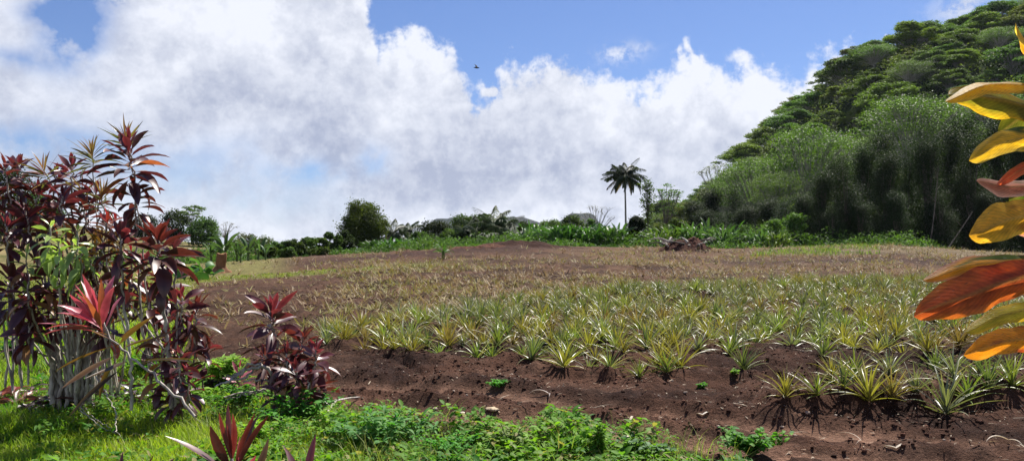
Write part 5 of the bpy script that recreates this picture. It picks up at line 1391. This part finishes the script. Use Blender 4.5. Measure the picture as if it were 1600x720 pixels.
# ------------------------------------------------------------------ sky, sun, air
SUN_AZ, SUN_EL = R(31), R(55)
w = bpy.data.worlds.new('World'); scene.world = w; w.use_nodes = True
nt = w.node_tree; nt.nodes.clear(); N = nt.nodes; L = nt.links
wo = N.new('ShaderNodeOutputWorld'); bg = N.new('ShaderNodeBackground')
SKYS = .054
bg.inputs[1].default_value = SKYS
sky = N.new('ShaderNodeTexSky'); sky.sky_type = 'NISHITA'; sky.sun_disc = False
sky.sun_elevation = SUN_EL; sky.sun_rotation = SUN_AZ
sky.altitude = 50; sky.air_density = 1.0; sky.dust_density = .35; sky.ozone_density = 2.2
tc = N.new('ShaderNodeTexCoord')
def nd(t, **k):
    n = N.new(t)
    for a, b in k.items(): setattr(n, a, b)
    return n
def math_(op, a, b=None, c=None, clamp=False):
    n = nd('ShaderNodeMath', operation=op, use_clamp=clamp)
    for i, v in enumerate((a, b, c)):
        if v is None: continue
        if isinstance(v, (int, float)): n.inputs[i].default_value = v
        else: L.new(v, n.inputs[i])
    return n.outputs[0]
def mrange(v, a, b, c=0., d=1., interp='SMOOTHSTEP'):
    n = nd('ShaderNodeMapRange', interpolation_type=interp)
    L.new(v, n.inputs[0])
    for i, q in enumerate((a, b, c, d)): n.inputs[i + 1].default_value = q
    return n.outputs[0]
D = tc.outputs['Generated']
sep = nd('ShaderNodeSeparateXYZ'); L.new(D, sep.inputs[0])
azn = math_('ARCTAN2', sep.outputs[0], sep.outputs[1])
eln = math_('ARCSINE', sep.outputs[2])
def wnoise(scale, detail, rough=.55, off=(0, 0, 0), stretch=1.0):
    mp = nd('ShaderNodeMapping'); mp.inputs['Location'].default_value = off; mp.inputs['Scale'].default_value = (1, 1, stretch)
    L.new(D, mp.inputs[0])
    n = nd('ShaderNodeTexNoise'); n.inputs['Scale'].default_value = scale; n.inputs['Detail'].default_value = detail
    n.inputs['Roughness'].default_value = rough
    L.new(mp.outputs[0], n.inputs['Vector']); return n.outputs[0]
# upper edge of the cloud bank: elevation (radians) against azimuth
def ae(px, py):
    az = math.atan2(px - 800, 1200); return az, math.atan((400 - py) / 1200 * math.cos(az))
edge_px = [(60, -60), (95, -60), (118, -60), (150, -60), (300, -80), (560, -70), (582, -20), (592, 42), (605, 48), (622, 20), (645, -2), (660, 8), (675, 45), (712, 52), (730, 80), (745, 128),
           (765, 110), (790, 75), (840, 74), (885, 62), (925, 78), (975, 92), (1030, 116), (1050, 75), (1085, 52), (1130, 62), (1165, 52), (1190, 74), (1225, 82), (1270, 58), (1310, 42), (1350, 34), (1500, 60)]
fc = nd('ShaderNodeFloatCurve'); cu = fc.mapping.curves[0]
pts = [(-PI, .25), (-2.2, .5), (-1.2, .40)] + [ae(*p) for p in edge_px] + [(1.0, .30), (1.6, .10), (2.4, .4), (PI, .25)]
fcx = lambda a: (a + PI) / (2 * PI)
cu.points[0].location = (0, .25); cu.points[1].location = (1, .25)
for a, e in pts[1:-1]:
    p = cu.points.new(fcx(a), e)
for p in cu.points: p.handle_type = 'VECTOR'
fc.mapping.use_clip = False
fc.mapping.update()
L.new(mrange(azn, -PI, PI, 0, 1, 'LINEAR'), fc.inputs['Value'])
edge = math_('ADD', fc.outputs[0], .007)
n_big = wnoise(5.0, 3, .5, (3, 1, 7)); n_med = wnoise(17, 6, .58, (5, 2, 1)); n_fine = wnoise(44, 7, .66, (1, 8, 3))
vo = nd('ShaderNodeTexVoronoi', feature='SMOOTH_F1'); vo.inputs['Scale'].default_value = 15; vo.inputs['Detail'].default_value = 2
vo.inputs['Roughness'].default_value = .55; vo.inputs['Smoothness'].default_value = .35
nw = nd('ShaderNodeTexNoise'); nw.inputs['Scale'].default_value = 9; nw.inputs['Detail'].default_value = 4; L.new(D, nw.inputs['Vector'])
wv = nd('ShaderNodeVectorMath', operation='SCALE'); L.new(nw.outputs['Color'], wv.inputs[0]); wv.inputs['Scale'].default_value = .16
wa = nd('ShaderNodeVectorMath', operation='ADD'); L.new(D, wa.inputs[0]); L.new(wv.outputs[0], wa.inputs[1]); L.new(wa.outputs[0], vo.inputs['Vector'])
bil = mrange(vo.outputs['Distance'], .15, .75)      # 0 on the billows, 1 in the creases
nsum = math_('ADD', math_('MULTIPLY', math_('SUBTRACT', n_med, .5), .11), math_('MULTIPLY', math_('SUBTRACT', n_fine, .5), .075))
field = math_('ADD', math_('SUBTRACT', edge, eln), math_('SUBTRACT', nsum, math_('MULTIPLY', math_('SUBTRACT', bil, .45), .045)))
def gauss(px, py, sx, sy, tilt=0.):
    a0, e0 = ae(px, py)
    da = math_('SUBTRACT', azn, a0); de = math_('SUBTRACT', eln, e0)
    c, s = math.cos(tilt), math.sin(tilt)
    u = math_('ADD', math_('MULTIPLY', da, c), math_('MULTIPLY', de, s))
    v = math_('SUBTRACT', math_('MULTIPLY', de, c), math_('MULTIPLY', da, s))
    q = math_('ADD', math_('POWER', math_('ABSOLUTE', math_('DIVIDE', u, sx / 1200)), 2.), math_('POWER', math_('ABSOLUTE', math_('DIVIDE', v, sy / 1200)), 2.))
    return math_('EXPONENT', math_('MULTIPLY', q, -1.))
def holes(field, lst):
    for px, py, sx, sy, k, tl in lst:
        g = gauss(px, py, sx, sy, tl)
        g = math_('MULTIPLY', g, math_('ADD', math_('MULTIPLY', math_('SUBTRACT', n_med, .5), 3.0), 1.))
        field = math_('SUBTRACT', field, math_('MULTIPLY', g, k))
    return field

hole = None
alpha_top = mrange(field, -.002, .026)
soft = 1.0
alpha = alpha_top
for px, py, sx, sy, k, tl in [(120, 22, 40, 62, 1.15, -.3), (110, 70, 26, 26, .8, 0), (20, 92, 44, 14, .6, 0), (60, 20, 26, 16, .5, 0), (588, 248, 26, 22, .75, 0), (490, 270, 66, 18, .8, 0.1), (300, 262, 110, 36, .5, .2), (35, 225, 100, 28, .75, 0), (400, 320, 140, 30, .42, 0), (130, 235, 60, 22, .4, 0)]:
    g = gauss(px, py, sx, sy, tl)
    g = math_('MULTIPLY', g, mrange(n_med, .36, .62, .25, 1.35))
    alpha = math_('SUBTRACT', alpha, math_('MULTIPLY', g, k), None, True)
# thin wisps above the bank
for px, py, sx, sy, k in [(968, 84, 34, 14, .8), (1508, 12, 38, 18, .85), (1000, 76, 22, 9, .5)]:
    g = math_('MULTIPLY', gauss(px, py, sx, sy, .1), mrange(n_fine, .38, .6))
    alpha = math_('MAXIMUM', alpha, math_('MULTIPLY', g, k))
# cloud brightness: bright heads near the edge, greyer flat bases and hollows
depth = mrange(field, .0, .24)
belly = mrange(wnoise(8.5, 6, .55, (2, 9, 4), 1.4), .36, .66)
puff = mrange(n_med, .34, .66)
lowg = mrange(eln, .02, .17)
g1 = gauss(480, 160, 150, 70); g2 = gauss(800, 275, 330, 42); g3 = gauss(850, 155, 90, 45)
gr = math_('ADD', math_('ADD', math_('MULTIPLY', g1, .30), math_('MULTIPLY', g2, .75)), math_('MULTIPLY', g3, .15))
shade = math_('ADD', math_('MULTIPLY', depth, .38), math_('MULTIPLY', belly, .44))
shade = math_('SUBTRACT', shade, math_('MULTIPLY', puff, .42))
shade = math_('SUBTRACT', shade, math_('MULTIPLY', mrange(n_fine, .36, .64), .30))
shade = math_('ADD', shade, math_('MULTIPLY', gr, .48))
shade = math_('ADD', shade, math_('MULTIPLY', bil, .34))
head = gauss(1110, 130, 190, 60); head2 = gauss(640, 60, 90, 60)
shade = math_('SUBTRACT', shade, math_('MULTIPLY', math_('ADD', head, head2), .28))
shade = math_('SUBTRACT', shade, mrange(eln, .085, .02, 0., .45), None, True)
mixc = nd('ShaderNodeMix', data_type='RGBA'); L.new(shade, mixc.inputs[0])
WH = .53 / SKYS
mixc.inputs[6].default_value = (.88 * WH, .91 * WH, 1.0 * WH, 1)
mixc.inputs[7].default_value = (.42 * WH, .47 * WH, .62 * WH, 1)
mixs = nd('ShaderNodeMix', data_type='RGBA'); L.new(alpha, mixs.inputs[0])
skm = nd('ShaderNodeVectorMath', operation='MULTIPLY'); skm.inputs[1].default_value = (.71, .82, 1.10)
L.new(sky.outputs[0], skm.inputs[0]); L.new(skm.outputs[0], mixs.inputs[6]); L.new(mixc.outputs[2], mixs.inputs[7])
L.new(mixs.outputs[2], bg.inputs[0]); L.new(bg.outputs[0], wo.inputs[0])

sd = bpy.data.lights.new('sun', 'SUN'); sd.energy = 5.0; sd.angle = R(.53); sd.color = (1., .95, .87)
so = bpy.data.objects.new('sun', sd); COL.objects.link(so)
S = Vector((math.sin(SUN_AZ) * math.cos(SUN_EL), math.cos(SUN_AZ) * math.cos(SUN_EL), math.sin(SUN_EL)))
so.rotation_euler = (-S).to_track_quat('-Z', 'Y').to_euler(); so.location = (30, 20, 60)

# damp sea air over the whole valley
if HAZE:
    x0, x1, y0, y1, z0, z1 = -3800, 3800, -400, 3900, -18, 232
    V = [(x, y, z) for z in (z0, z1) for y in (y0, y1) for x in (x0, x1)]
    F = [(0, 1, 3, 2), (4, 6, 7, 5), (0, 4, 5, 1), (2, 3, 7, 6), (0, 2, 6, 4), (1, 5, 7, 3)]
    m, hnt, hout = nodes_of('air')
    pv = hnt.nodes.new('ShaderNodeVolumePrincipled'); pv.inputs['Color'].default_value = (.78, .86, 1., 1)
    pv.inputs['Density'].default_value = .00004; pv.inputs['Anisotropy'].default_value = .2
    hnt.links.new(pv.outputs[0], hout.inputs['Volume'])
    hz = new_mesh('haze', V, np.array(F)[:, ::-1], None, m, False)
    tag(hz, kind='stuff')

scene.view_settings.view_transform = 'Standard'; scene.view_settings.look = 'None'
scene.view_settings.exposure = EXPO; scene.view_settings.gamma = 1
scene.view_settings.use_curve_mapping = False
scene.cycles.use_denoising = True
scene.cycles.max_bounces = 8; scene.cycles.diffuse_bounces = 3; scene.cycles.glossy_bounces = 2
scene.cycles.transmission_bounces = 4; scene.cycles.transparent_max_bounces = 8; scene.cycles.volume_bounces = 0
scene.cycles.sample_clamp_indirect = 6
scene.cycles.caustics_reflective = False; scene.cycles.caustics_refractive = False
scene.cycles.use_fast_gi = False
